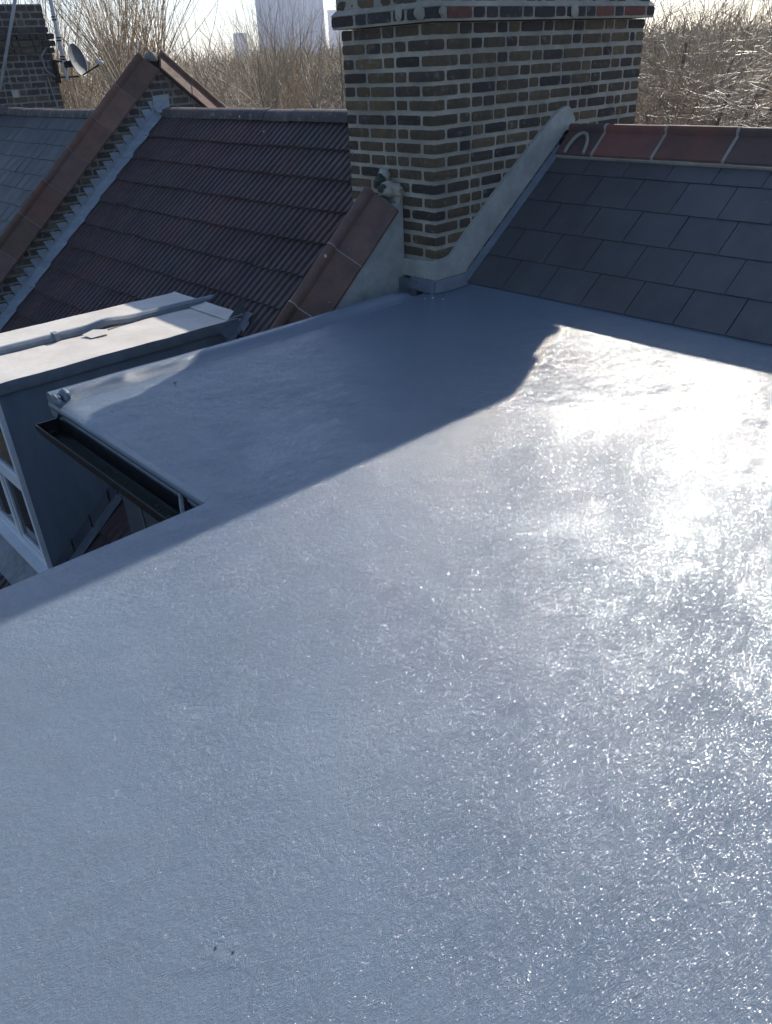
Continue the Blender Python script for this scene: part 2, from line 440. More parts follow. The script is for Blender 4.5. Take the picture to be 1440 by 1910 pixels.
# slates
def slates(mb, S, x_low, z_low, x_top, y0, y1, gauge, width, thick, jit, cols, first=None, ragged=0):
    p = math.atan(S); Sd = Vector((math.cos(p), 0, math.sin(p))); Nn = Vector((-math.sin(p), 0, math.cos(p)))
    L = (x_top-x_low)/math.cos(p); k = 0; s = 0
    while s < L-.01:
        off = (0 if k % 2 == 0 else width/2) + (first or 0)
        y = y1 - off - (width if off > 0 else 0)
        y = y1 + 0.0
        js = []
        yy = y1 - (off % width if off % width > .02 else width)
        js = [y1]
        while yy > y0: js.append(yy); yy -= width
        js.append(y0)
        hl = min(gauge+.10, L-s)
        for a, b in zip(js[:-1], js[1:]):
            if a-b < .01: continue
            gp = .0022+rnd.random()*.0012
            mb.col = cols()
            o1 = Vector((x_low, 0, z_low)) + Sd*(s+rnd.uniform(-ragged, ragged)) + Nn*(thick*2.1+rnd.uniform(0, jit))
            o2 = Vector((x_low, 0, z_low)) + Sd*(s+hl) + Nn*(thick*.6)
            tw = rnd.uniform(-jit, jit)*.6
            A = o1+Vector((0, a-gp, 0))+Nn*tw; B = o1+Vector((0, b+gp, 0))-Nn*tw
            C = o2+Vector((0, b+gp, 0)); D = o2+Vector((0, a-gp, 0))
            dn = -Nn*thick
            mb.faces([A, B, C, D, A+dn, B+dn, C+dn, D+dn], [(0, 1, 2, 3), (4, 7, 6, 5), (0, 4, 5, 1), (1, 5, 6, 2), (2, 6, 7, 3), (3, 7, 4, 0)])
        s += gauge; k += 1
def slate_col():
    v = rnd.uniform(.88, 1.1); h = rnd.random()
    return (v*1.08, v*.98, v*.98) if h > .85 else (v, v, v)
sl = MB()
slates(sl, S1, 3.895, .008, 4.86, -1.55, 3.535, .2475, .30, .005, .0012, slate_col, first=.018)
sl.col = (.25, .25, .25)
nd = Vector((-math.sin(P1), 0, math.cos(P1)))
sl.poly([(3.97, -1.55, .05+.0), (3.97, 3.55, .05), (4.9, 3.55, .05+S1*.93), (4.9, -1.55, .05+S1*.93)])
# rear slope
sl.col = (1, 1, 1)
sl.poly([(4.98, -1.55, .84), (9.1, -1.55, .84-4.12*S1), (9.1, 3.75, .84-4.12*S1), (4.98, 3.75, .84)])
# strip of the front slope left beside the flat roof
sl.poly([(.9, 3.60, zs(.9)-.02), (3.9, 3.60, zs(3.9)-.02), (3.9, 3.885, zs(3.9)-.02), (.9, 3.885, zs(.9)-.02)])
sl.build('slate_roof', M['slate'], house)

ap = MB()   # dark apron where the flat roof turns up under the slates
ap.sweep([(3.86, -.004), (3.885, .004), (3.905, .012), (3.94, .03), (3.99, .03), (3.99, -.02), (3.86, -.02)],
         [(lambda y: (lambda a, b: Vector((a, y, b))))(y) for y in (-1.5, 3.60)])
ap.build('roof_upstand', M['grp'], house, smooth=True, angle=40)

def ridge_profile(hw, drop, t, rr, n=7, open_=.75):
    """angle ridge tile with a roll on top, (across, up), apex of the wings at 0"""
    out = [(-hw, -drop)]
    a0 = math.pi*(1.12)
    out.append((-rr*.8, rr*.1-.01))
    for i in range(n+1):
        a = math.pi - math.pi*i/n
        out.append((rr*math.cos(a), rr*1.0+rr*math.sin(a)-.01))
    out.append((rr*.8, rr*.1-.01))
    out.append((hw, -drop))
    out += [(hw-t*.3, -drop-t), (0, -t*1.6), (-hw+t*.3, -drop-t)]
    return out
rt = MB(); rj = MB()
prof = ridge_profile(.158, .128, .016, .027)
joints = [3.545, 3.249, 2.804, 2.338, 1.88, 1.42, .96, .5, .04, -.42, -.88, -1.34, -1.55]
for a, b in zip(joints[:-1], joints[1:]):
    v = rnd.uniform(.8, 1.1); rt.col = (v, v*rnd.uniform(.85, 1.15), v)
    if a == joints[0]: rt.col = (.62, .8, .95)
    if a in (2.338,): rt.col = (.62, .85, .95)
    dz = rnd.uniform(-.003, .003)
    rt.sweep(prof, [(lambda y, dz: (lambda p, q: Vector((4.95+p, y, .842+q+dz))))(y, dz) for y in (a-.006, b+.006)])
    rj.sweep([(p*1.02, q+.0035) for p, q in prof], [(lambda y: (lambda p, q: Vector((4.95+p, y, .842+q))))(y) for y in (b-.009, b+.009)])
ro = rt.build('ridge', M['ridge_red'], house, smooth=True, angle=35)
# bedding mortar under the wings and between the tiles, arc of old mortar on the end tile
vs = []
for i in range(60):
    y = -1.55+5.08*i/59
    rj.obox((4.801, y, .696), (.010, 0, .0075), (0, .045, 0), (-.004, 0, .006+.003*rnd.random()))
arc = [Vector((4.95-.15*math.sin(t)*1.0-.012, 3.33+.15*math.cos(t)*.9, .735+.16*math.cos(t-1.57)*0+.13*max(0, 1-abs(t-1.57)/1.8))) for t in [i*.22 for i in range(15)]]
arc = [Vector((4.785+.10*math.sin(t), 3.385+.075*math.cos(t), .722+.112*math.sin(t))) for t in [i*math.pi/14 for i in range(15)]]
rj.tube(arc, .012, 6)
rj.build('ridge_mortar', M['mortar'], ro)

wl = MB()
wl.box((1.30, -1.5, -7.6), (8.75, 3.60, -.20))
wl.box((-3.4, -1.4, -7.6), (1.30, 2.18, -.06))
wl.faces([(3.9, -1.5, -.2), (8.75, -1.5, -.2), (8.75, -1.5, -2.0), (4.95, -1.5, .80), (3.9, 3.6, -.2), (8.75, 3.6, -.2), (8.75, 3.6, -2.0), (4.95, 3.6, .80)],
         [(0, 3, 1), (1, 3, 2), (4, 5, 7), (5, 6, 7)])
wl.build('wall', simple('dark_slate_hanging', (.05, .062, .078), (.032, .042, .055), 5, .6, .4, .003, 25, streak=(1, 1, .3)), house)
fa = MB()
fprof = [(1.100, -.026), (1.104, -.05), (1.128, -.075), (1.118, -.085), (1.126, -.10), (1.122, -.118), (1.132, -.135), (1.132, -.23), (1.20, -.23), (1.20, -.02), (1.115, -.02)]
fa.sweep(fprof, [(lambda y: (lambda a, b: Vector((a, y, b))))(y) for y in (2.19, 3.645)])
fa.box((1.20, 2.19, -.19), (1.32, 3.60, -.10))
fa.build('fascia', M['trim'], house, smooth=True, angle=30)
gu = MB()
gp = [(1.112, -.098), (1.112, -.165), (1.095, -.178), (1.05, -.178), (1.035, -.160), (1.022, -.150), (1.012, -.128), (1.006, -.115), (1.004, -.093), (.998, -.093),
      (.998, -.118), (1.004, -.132), (1.012, -.152), (1.026, -.165), (1.036, -.184), (1.05, -.184), (1.10, -.184), (1.118, -.170), (1.118, -.098)]
gu.sweep(gp, [(lambda y: (lambda a, b: Vector((a, y, b))))(y) for y in (2.24, 3.66)])
gu.extrude([(a, 3.655, b) for a, b in gp[9:]+[(1.118, -.093)]], (0, .006, 0))
gu.extrude([(a, 2.24, b) for a, b in gp[9:]+[(1.118, -.093)]], (0, .006, 0))
gutter = gu.build('gutter', M['black_plastic'], house, smooth=True, angle=35)
gd = MB()
grid_poly(gd, 1.042, 1.108, 2.26, 3.64, 4, 60, lambda x, y: -.172+.006*mnoise.noise(Vector((x*30, y*9, 0))))
gd.build('silt', M['dirt_and_hole_shade'], gutter)
for y in (3.50, 2.95, 2.46):
    gb = MB()
    gb.tube([(1.0, y, -.094), (1.03, y, -.088), (1.045, y+.004, -.10)], .0028, 6)
    gb.build('bracket', M['black_plastic'], gutter, smooth=True, angle=35)

lv = MB()
for (x, y, z, a, s) in ((1.07, 2.62, -.160, .3, 1), (1.085, 2.56, -.158, 1.2, .8), (1.062, 2.50, -.155, 2.2, 1.1), (1.08, 2.45, -.158, .8, .9), (1.07, 2.9, -.162, .5, .7), (1.09, 3.02, -.16, 1.9, .6)):
    c, s_ = math.cos(a)*.014*s, math.sin(a)*.014*s
    p = Vector((x, y, z))
    lf = MB(); lf.faces([p+Vector((c, s_, 0)), p+Vector((-s_*.4, c*.4, .004)), p+Vector((-c, -s_, .001)), p+Vector((s_*.4, -c*.4, .003)),
                         p+Vector((c, s_, -.0012)), p+Vector((-s_*.4, c*.4, .0028)), p+Vector((-c, -s_, -.0002)), p+Vector((s_*.4, -c*.4, .0018))],
                        [(0, 1, 2, 3), (7, 6, 5, 4), (0, 4, 5, 1), (1, 5, 6, 2), (2, 6, 7, 3), (3, 7, 4, 0)])
    tag(lf.build('dead_leaf', M['leaf']), 'small dry leaf scrap lying in the black gutter', 'leaf', 'leaf scraps in the gutter')
st = MB()
st.extrude([(1.03, 2.33, -.165), (1.045, 2.345, -.165), (1.115, 2.47, -.06), (1.108, 2.475, -.055), (1.085, 2.44, -.085)], (.004, -.004, .002))
tag(st.build('broken_strip', M['chip']), 'broken pale strip leaning in the near end of the black gutter', 'debris')
st = MB(); st.tube([(1.11, 2.40, -.16), (1.118, 2.45, -.08), (1.112, 2.50, -.02)], [.011, .008, .002], 5)
tag(st.build('rubber_flap', M['black_plastic']), 'pointed black flap sticking up beside the pale strip in the gutter', 'debris')
cb = MB(); cb.tube([(1.16, 3.0, -.22), (1.15, 3.0, -.33), (1.165, 3.0, -.9), (1.18, 2.98, -2.5)], .006, 6)
tag(cb.build('cable', M['cable']), 'thin cable hanging down the wall under the black gutter', 'cable')

# ------------------------------------------------------------------ chimney stack
def brick_palette():
    r = rnd.random()
    if r < .40: c = (.15, .112, .068)
    elif r < .58: c = (.105, .082, .062)
    elif r < .74: c = (.060, .050, .046)
    elif r < .86: c = (.18, .135, .08)
    elif r < .93: c = (.12, .085, .065)
    else: c = (.075, .06, .052)
    k = rnd.uniform(.8, 1.2)
    return tuple(x*k*q for x, q in zip(c, (.88, .79, .69)))
def one_brick(mb, a, b, face, seed=None):
    """box a..b with a worn, irregular outline"""
    a = Vector(a); b = Vector(b); d = b-a
    n = [max(1, min(6, int(round(d[i]/.036)))) for i in range(3)]
    sd_ = Vector((rnd.random()*50, rnd.random()*50, rnd.random()*50))
    idx = {}; vs = []
    def P(i, j, k):
        key = (i, j, k)
        if key not in idx:
            t = Vector((i/n[0], j/n[1], k/n[2])); p = Vector((a[q]+d[q]*t[q] for q in range(3)))
            ext = [(key[q] in (0, n[q])) for q in range(3)]
            cen = (a+b)/2
            e = sum(ext)
            for q in range(3):
                if ext[q]:
                    inw = 1 if key[q] == 0 else -1
                    p[q] += inw*(.0018*(e-1) + .0022*(1+mnoise.noise(p*40+sd_+Vector((q*7, 0, 0)))))
            idx[key] = len(vs); vs.append(p)
        return idx[key]
    fs = []
    for q in range(3):
        r_, s_ = (q+1) % 3, (q+2) % 3
        for side in (0, n[q]):
            for i in range(n[r_]):
                for j in range(n[s_]):
                    def key(u, v):
                        k = [0, 0, 0]; k[q] = side; k[r_] = u; k[s_] = v; return tuple(k)
                    f = [P(*key(i, j)), P(*key(i+1, j)), P(*key(i+1, j+1)), P(*key(i, j+1))]
                    fs.append(tuple(f if side else f[::-1]))
    mb.faces(vs, fs)

def brick_stack(mb, X0, X1, Y0, Y1, z0, ncourse, pitch_, joint, project=None, palette=brick_palette, thick=.1025, only=None):
    """courses of bricks round a rectangular stack; project: {course: (offset, palette)}"""
    for c in range(ncourse):
        off, pal = (project or {}).get(c, (0, palette))
        x0, x1, y0, y1 = X0-off, X1+off, Y0-off, Y1+off
        za, zb = z0+c*pitch_, z0+(c+1)*pitch_-joint
        par = c % 2
        long_, short = .215, .1025
        w = rnd.uniform(-.002, .002)
        def run(L0, L1, start):
            """split L0..L1 into bricks with joints"""
            out = []; p = L0; s = start
            while p < L1-.03:
                ln = (long_ if s else short)*rnd.uniform(.93, 1.05)
                if rnd.random() < .12: s = not s
                q = min(p+ln, L1)
                if L1-q < .06: q = L1
                out.append((p, q)); p = q+joint*rnd.uniform(.5, .85); s = not s
            return out
        # corner bricks: size along x (ax) and along y (ay)
        ax, ay = (long_, thick) if par == 0 else (thick, long_)
        for (cx_, sx) in ((x0, 1), (x1, -1)):
            for (cy_, sy) in ((y0, 1), (y1, -1)):
                mb.col = pal()
                xa, xb = sorted((cx_, cx_+sx*ax)); ya, yb = sorted((cy_, cy_+sy*ay))
                one_brick(mb, (xa, ya, za+w), (xb, yb, zb+w), None)
        for (a, b) in run(x0+ax+joint, x1-ax-joint, par == 1):
            for (ya, yb) in ((y0, y0+thick), (y1-thick, y1)):
                mb.col = pal(); j = rnd.uniform(-.002, .002)
                one_brick(mb, (a, ya+j, za+w+j), (b, yb, zb+w+j*.5), None)
        for (a, b) in run(y0+ay+joint, y1-ay-joint, par == 0):
            for (xa, xb) in ((x0, x0+thick), (x1-thick, x1)):
                mb.col = pal(); j = rnd.uniform(-.002, .002)
                one_brick(mb, (xa+j, a, za+w+j), (xb, b, zb+w+j*.5), None)

CX0, CX1, CY0, CY1 = 3.664, 5.86, 3.60, 4.415
stack = thing('chimney_stack', 'large stock brick chimney stack with pale mortar rising beside the flat roof', 'chimney', (3.664, 3.60, 0))
PT = .0774
zb0 = .1905 - 4*PT          # a bed joint falls on z=.851
def dark_palette():
    return rnd.choice([(.06, .04, .04), (.075, .045, .045), (.05, .042, .045), (.058, .05, .05), (.20, .07, .045), (.07, .055, .055)])
bk = MB()
# oversailing course sits at z 1.49 - 1.57
nc = 29
k_over = int(round((1.492-zb0)/PT))
prj = {k_over: (.042, dark_palette)}
for k in range(k_over+1, k_over+4): prj[k] = (.016, brick_palette)
for k in range(k_over+4, k_over+6): prj[k] = (.05, dark_palette)
brick_stack(bk, CX0, CX1, CY0, CY1, zb0, nc, PT, .0165, prj)
bk.build('brickwork', M['brick'], stack)
mc = MB()
zt = zb0+nc*PT
def rough_box(mb, a, b, inset, st=.03, amp=.0025):
    """mortar body: finely divided faces that wander in and out a few millimetres"""
    x0, y0, z0 = a; x1, y1, z1 = b
    def wall(P0, U, V, nrm, lu, lv):
        nu, nv = int(lu/st)+1, int(lv/st)+1
        vs = []
        for j in range(nv+1):
            for i in range(nu+1):
                p = P0+U*(lu*i/nu)+V*(lv*j/nv)
                e = 0 if (i in (0, nu)) else 1
                vs.append(p+nrm*e*(amp*mnoise.noise(p*22)+amp*.6*mnoise.noise(p*60)))
        mb.faces(vs, [(j*(nu+1)+i, j*(nu+1)+i+1, (j+1)*(nu+1)+i+1, (j+1)*(nu+1)+i) for j in range(nv) for i in range(nu)])
    X, Y, Z = Vector((1, 0, 0)), Vector((0, 1, 0)), Vector((0, 0, 1))
    wall(Vector((x0, y0, z0)), X, Z, -Y, x1-x0, z1-z0)
    wall(Vector((x0, y1, z0)), Y*-1, Z, -X, y1-y0, z1-z0)
    wall(Vector((x1, y0, z0)), Y, Z, X, y1-y0, z1-z0)
    wall(Vector((x1, y1, z0)), X*-1, Z, Y, x1-x0, z1-z0)
    mb.poly([(x0, y0, z1), (x1, y0, z1), (x1, y1, z1), (x0, y1, z1)])
INS = .0088
rough_box(mc, (CX0+INS, CY0+INS, zb0), (CX1-INS, CY1-INS, zb0+k_over*PT-.016), 0)
za = zb0+k_over*PT
mc.box((CX0-.034, CY0-.034, za-.010), (CX1+.034, CY1+.034, za+PT-.018))
# sloping fillet of mortar on the oversailing course
o1, o2 = .046, .010
zc = za+PT-.018
def ring(o, z): return [(CX0-o, CY0-o, z), (CX1+o, CY0-o, z), (CX1+o, CY1+o, z), (CX0-o, CY1+o, z)]
mc.faces(ring(.034, zc)+ring(o1-.004, zc)+ring(o2+.006, zc+.028), [(4+i, 4+(i+1) % 4, 8+(i+1) % 4, 8+i) for i in range(4)]+[(i, (i+1) % 4, 4+(i+1) % 4, 4+i) for i in range(4)])
rough_box(mc, (CX0-.012, CY0-.012, zc), (CX1+.012, CY1+.012, zb0+(k_over+4)*PT-.016), 0)
mc.box((CX0-.044, CY0-.044, zb0+(k_over+4)*PT-.012), (CX1+.044, CY1+.044, zt-.012))
mc.faces(ring(.045, zt-.012)+ring(-.15, zt+.06), [(i, (i+1) % 4, 4+(i+1) % 4, 4+i) for i in range(4)]+[(4, 5, 6, 7)])
# smears of patching mortar on the projecting course
for (x, w, h) in ((3.70, .03, .03), (4.93, .04, .045)):
    mc.lump((x, CY0-.044, za+.035), (w, .006, h), int(x*10), 2, .5)
mc.lump((CX0-.044, 3.66, za+.035), (.006, .05, .035), 4, 2, .5)
mc.lump((CX0-.044, 3.83, za+.04), (.006, .03, .035), 9, 2, .5)
mc.build('mortar', M['mortar'], stack, smooth=True, angle=40)

rb = MB()
prof_xz = [(3.640, .066), (3.935, .066), (3.955, .095), (4.30, .352), (4.62, .590), (4.86, .768), (4.935, .835), (5.03, .86), (5.05, .90), (5.02, .945), (4.975, .985), (4.94, .992),
           (4.87, .972), (4.80, .935), (4.66, .842), (4.50, .728), (4.34, .620), (4.18, .505), (4.02, .392), (3.90, .30), (3.83, .238), (3.79, .206), (3.74, .193), (3.640, .186)]
prof_xz = [(x, z+(.006*mnoise.noise(Vector((x*9, z*9, 0))) if i > 10 else 0)) for i, (x, z) in enumerate(prof_xz)]
rb.extrude([(x, CY0+.01, z) for x, z in prof_xz], (0, -.032, 0))
rb.extrude([(CX0+.01, CY0+.0102, .066), (CX0+.01, 3.89, .064), (CX0+.01, 3.89, .170), (CX0+.01, CY0+.0102, .1855)], (-.034, 0, 0))
rb.build('render_band', M['render'], stack)
lf = MB()
top = [(3.630, 3.80, .068), (3.630, 3.70, .068), (3.631, 3.60, .067), (3.634, 3.570, .067), (3.70, 3.567, .067), (3.80, 3.567, .067), (3.895, 3.567, .068), (3.93, 3.567, .07)]
bot = [(3.60, 3.80, .006), (3.590, 3.70, .004), (3.575, 3.60, .004), (3.590, 3.535, .004), (3.69, 3.515, .005), (3.80, 3.52, .006), (3.895, 3.53, .016), (3.91, 3.54, .04)]
mid = [tuple((a+b)/2+(-.004 if q < 2 else .003) for q, (a, b) in enumerate(zip(t_, b_))) for t_, b_ in zip(top, bot)]
sheet(lf, [top, mid, bot])
lip = [(b[0]-.02 if b[1] > 3.56 else b[0], b[1]-(.018 if b[1] < 3.61 else 0), .0035) for b in bot]
sheet(lf, [bot, lip])
lf.obox((3.583, 3.548, .032), (.006, 0, 0), (0, .006, 0), (.022, .012, .032))
# strip up the verge between the render and the slates
vp = [(3.50, .010), (3.535, .014), (3.5645, .03), (3.5645, .048), (3.53, .032), (3.50, .022)]
lf.sweep([(3.528, .012), (3.540, .016), (3.5665, .040), (3.5665, .052), (3.545, .040), (3.526, .022)],
         [(lambda x: (lambda a, b: Vector((x, a+.002*mnoise.noise(Vector((x*12, 0, 0))), zs(x)+b-.008))))(3.90+i*.05) for i in range(20)])
lf.build('lead_flashing', M['lead'], stack, smooth=True, angle=35)
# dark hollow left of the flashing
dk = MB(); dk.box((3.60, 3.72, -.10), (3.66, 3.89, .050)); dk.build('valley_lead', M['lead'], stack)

# ------------------------------------------------------------------ coping on sloping parapets
def coping(mbt, mbm, xa, xb, zline, yc, hw, drop, length, rr, colf, slope_sign=1, start=0.):
    """roll-topped tiles laid up a slope between xa (low) and xb (high); zline(x) = level of the wing edge"""
    s = (zline(xb)-zline(xa))/(xb-xa); c = 1/math.sqrt(1+s*s)
    sg = 1 if xb > xa else -1
    Sd = Vector((c*sg, 0, s*c*sg)); Nn = Vector((-s*c, 0, c))
    L = abs(xb-xa)/c; prof = ridge_profile(hw, drop, .018, rr)
    O = Vector((xb, yc, zline(xb)))
    p = start
    while p < L:
        q = min(p+length, L)
        mbt.col = colf(); j = rnd.uniform(-.004, .004)
        def fr(dist, dn):
            return lambda a, b: O-Sd*dist+Vector((0, a+j, 0))+Nn*(b+drop+dn)
        mbt.sweep(prof, [fr(p+.004, .004), fr(q-.004, -.002)])
        if mbm is not None:
            mbm.sweep([(a*1.01, b+.002) for a, b in prof], [fr(q-.005, 0), fr(q+.005, 0)])
        p = q
def cop_col():
    v = rnd.uniform(.8, 1.15); return (v*rnd.uniform(.95, 1.15), v, v*rnd.uniform(.9, 1.05))

def zr_near(x): return .533+.845*(x-3.66)
par = thing('parapet_wall', 'cement rendered party parapet with brown roll-topped coping between kerb and chimney', 'wall', (3.0, 4.0, -2))
pw = MB()
pw.extrude([(1.42, 3.89, -7.6), (3.66, 3.89, -7.6), (3.66, 3.89, .55), (1.42, 3.89, zr_near(1.42)+.02)], (0, .23, 0))
pw.build('rendered_wall', M['render_old'], par)
ct, cm = MB(), MB()
coping(ct, cm, 1.42, 3.60, lambda x: zr_near(x)+.004, 4.018, .155, .135, .455, .034, cop_col)
ct.build('coping', M['terracotta'], par, smooth=True, angle=35)
cm.lump((3.625, 3.98, .59), (.06, .10, .055), 2, 3, .5)
cm.lump((3.645, 3.93, .56), (.035, .05, .08), 12, 3, .5)
cm.lump((3.65, 4.05, .66), (.03, .05, .05), 22, 3, .5)
cm.build('coping_mortar', M['mortar'], par, smooth=True)
hb = MB(); hb.lump((3.60, 4.035, .645), (.035, .035, .045), 8, 3, .6); hb.lump((3.585, 3.985, .60), (.03, .04, .03), 3, 3, .6)  # dark lumps stand in for the shaded hole at the coping's upper end
hb.build('hole_shade', M['dirt_and_hole_shade'], par, smooth=True)

# ------------------------------------------------------------------ neighbour: brown ribbed tile roof
S2 = .81; P2 = math.atan(S2)
def zt_(x): return .915+S2*(x-4.95)
nb = thing('terraced_house', 'house with dark brown ribbed tile roof and narrow grey clad dormer', 'house', (4.95, 6.8, 0))
tr = MB()
Sd = Vector((math.cos(P2), 0, math.sin(P2))); Nn = Vector((-math.sin(P2), 0, math.cos(P2)))
O2 = Vector((4.95, 0, .915))
gauge = .315
ys = []
per = .0825
y = 4.10; prof_r = []
ntile = 0
while y < 9.36:
    for t, hgt in ((0, 0), (.18, 0), (.30, .016), (.55, .018), (.70, .016), (.82, .002)):
        prof_r.append((y+t*per, hgt, int((y-4.10)/(per*4)+1e-6)))
    y += per
for k in range(18):
    s_top = .10+k*gauge if k == 0 else .10+k*gauge
    s0 = -(.10+(k+1)*gauge)+.0; s1 = -(.10+k*gauge)
    rowt = {}
    for (y, hgt, ti) in prof_r:
        if ti not in rowt: rowt[ti] = (rnd.uniform(-.004, .004), rnd.uniform(-.006, .006), rnd.uniform(.86, 1.12), rnd.random())
    n_ = len(prof_r)
    sag = lambda y: -.012*math.sin((y-4.1)/5.2*math.pi)+.006*mnoise.noise(Vector((y*1.3, k*.6, 2)))
    A, B, C = [], [], []
    for (y, hgt, ti) in prof_r:
        dn, ds, _, _ = rowt[ti]
        base = Vector((0, y, 0))
        A.append(O2+base+Sd*(s0+ds)+Nn*(hgt+.030+dn+sag(y)))
        B.append(O2+base+Sd*(s1+.02)+Nn*(hgt+.004+sag(y)))
        C.append(O2+base+Sd*(s0+ds+.004)+Nn*(.004*0+.002+sag(y)))
    off = len(tr.v)
    tr.v += [tuple(p) for p in A+B+C]
    for i in range(n_-1):
        ti = prof_r[i][2]
        v = rowt[ti][2]; w = rowt[ti][3]
        col = (v*(1.2 if w > .8 else 1), v, v)
        if prof_r[i+1][2] != ti: col = (.4, .4, .4)
        tr.f.append((off+i+1, off+i, off+n_+i, off+n_+i+1)); tr.c.append(col); tr.m.append(0)
        tr.f.append((off+i, off+i+1, off+2*n_+i+1, off+2*n_+i)); tr.c.append((v*.9, v*.9, v*.9)); tr.m.append(0)
tr.col = (1, 1, 1)
tr.poly([(4.97, 4.12, .90), (9.3, 4.12, .90-4.33*S2), (9.3, 9.3, .90-4.33*S2), (4.97, 9.3, .90)])
tr.build('tiled_roof', M['tile'], nb, smooth=True, fix=False, angle=35)
rg = MB()
hr = [(.118*math.cos(a), .098*math.sin(a)) for a in [math.pi*i/10 for i in range(11)]]
hr += [(.10*math.cos(a), .08*math.sin(a)) for a in [math.pi*(10-i)/10 for i in range(11)]]
y = 4.42
while y < 9.2:
    q = min(y+.45, 9.27); dz = rnd.uniform(-.004, .004)
    rg.sweep(hr, [(lambda y, dz: (lambda a, b: Vector((4.95+a, y, .858+b+dz))))(yy, dz) for yy in (y+.003, q-.003)])
    rg.sweep([(a*1.03, b*1.03) for a, b in hr], [(lambda y: (lambda a, b: Vector((4.95+a, y, .858+b))))(yy) for yy in (q-.016, q+.008)])
    y = q
rg.build('ridge', M['ridge_old'], nb, smooth=True, angle=35)
nw = MB()
nw.box((.40, 4.12, -7.6), (9.5, 9.25, -2.95))
nw.poly([(.40, 4.12, -2.96), (.40, 9.25, -2.96), (4.95, 9.25, .82), (4.95, 4.12, .82)])
nw.build('wall', M['wall'], nb)

# dormer of the neighbour
DZ, DX0, DX1, DY0, DY1 = -.41, 1.30, 3.34, 5.40, 6.47
dw = MB()
dw.faces([(DX0+.03, DY0, zt_(DX0+.03)-.1), (DX0+.03, DY0, DZ-.05), (DX1, DY0, DZ-.05),
          (DX0+.03, DY1, zt_(DX0+.03)-.1), (DX0+.03, DY1, DZ-.05), (DX1, DY1, DZ-.05)],
         [(0, 1, 2), (3, 5, 4)])
# front wall left and right of the window, above and below it
dw.box((DX0+.0, DY0, -2.2), (DX0+.03, DY0+.035, DZ-.05))
dw.box((DX0+.0, DY1-.035, -2.2), (DX0+.03, DY1, DZ-.05))
dw.box((DX0+.002, DY0+.035, -.50), (DX0+.03, DY1-.035, DZ-.05))
dw.box((DX0+.002, DY0+.035, -2.2), (DX0+.03, DY1-.035, -1.90))
# vertical laps in the cladding
for x in (2.17, 2.74):
    dw.box((x, DY0-.003, zt_(x)-.02), (x+.006, DY0-.0005, DZ-.05))
dw.build('dormer_wall', M['cladding'], nb, fix=False)
dr = MB()
def zfelt(x, y): return DZ+.006*mnoise.noise(Vector((x*2.3, y*4, 1)))+.003*mnoise.noise(Vector((x*8, y*8, 1)))
grid_poly(dr, DX0-.05, DX1-.135, DY0-.03, 5.99, 60, 18, lambda x, y: zfelt(x, y)-(.012 if y > 5.96 else 0)-(.004 if y < DY0-.02 else 0))
grid_poly(dr, DX0-.05, DX1-.125, 6.03, DY1+.03, 60, 14, lambda x, y: zfelt(x, y)+.012)
dr.box((DX0-.045, DY0-.025, DZ-.05), (DX1-.06, DY1+.025, DZ-.014))
for (ya, yb) in ((DY0-.02, 5.965), (6.035, DY1+.03)):
    n2 = 16
    rws = []
    for (x, z) in ((3.10, DZ+.006), (3.19, DZ+.012), (3.238, DZ+.014), (3.256, DZ+.022), (3.26, DZ-.01)):
        rws.append([(x+.010*mnoise.noise(Vector((q*1.1, x*9, 4))), ya+(yb-ya)*q/n2, z+.003*mnoise.noise(Vector((q*1.3, x*7, 2)))) for q in range(n2+1)])
    sheet(dr, rws)
# torn, lifted piece of felt beside the roll
dr.faces([(2.16, 5.80, DZ+.008), (2.30, 5.79, DZ+.012), (2.34, 5.90, DZ+.014), (2.24, 5.93, DZ+.03), (2.14, 5.91, DZ+.018)], [(0, 1, 2, 3, 4)])
dro = dr.build('dormer_roof', M['felt'], nb, smooth=True, fix=False, angle=40)
rl = MB()
rp = []
for i in range(40):
    x = DX0-.06+(DX1+.10-DX0)*i/39
    lift = .03*math.exp(-((x-2.38)/.13)**2)
    rp.append((lambda x, lift: (lambda a, b: Vector((x, 6.0+a-.35*lift+.004*math.sin(x*7), DZ+.010+b+lift*.8+.003*mnoise.noise(Vector((x*7, 0, 0)))))))(x, lift))
rl.sweep([(-.030, -.012), (-.028, .024), (-.012, .040), (.012, .042), (.030, .030), (.034, -.004)], rp)
rl.box((1.95, 5.958, DZ+.0), (1.99, 6.036, DZ+.058))
rl.build('lead_roll', M['trim'], dro, smooth=True, angle=35)
fs = MB()
n_ = 24
for (xa, xb, dy) in ((DX0-.055, 2.62, 0), (2.605, DX1-.14, .004)):
    fs.sweep([(0, -.002), (.0, -.075), (.006, -.085), (.022, -.085), (.022, -.07), (.010, -.004)],
             [(lambda x, dy: (lambda a, b: Vector((x, DY0-.036+a+dy+.003*mnoise.noise(Vector((x*5, 0, 0))), DZ+b+zfelt(x, DY0)-DZ))))(xa+(xb-xa)*i/n_, dy) for i in range(n_+1)])
fs.sweep([(0, .0), (.0, -.085), (.02, -.085), (.02, -.002)], [(lambda y: (lambda a, b: Vector((DX0-.062+a, y, DZ+b))))(y) for y in (DY0-.036, DY1+.03)])
fs.faces([(3.00, DY0-.044, DZ-.06), (3.20, DY0-.046, DZ-.005), (3.20, DY0-.040, DZ-.06), (3.10, DY0-.044, DZ-.17)], [(0, 3, 1), (1, 3, 2)])
fs.build('dormer_fascia', M['trim'], nb, smooth=True, angle=35)
af = MB()
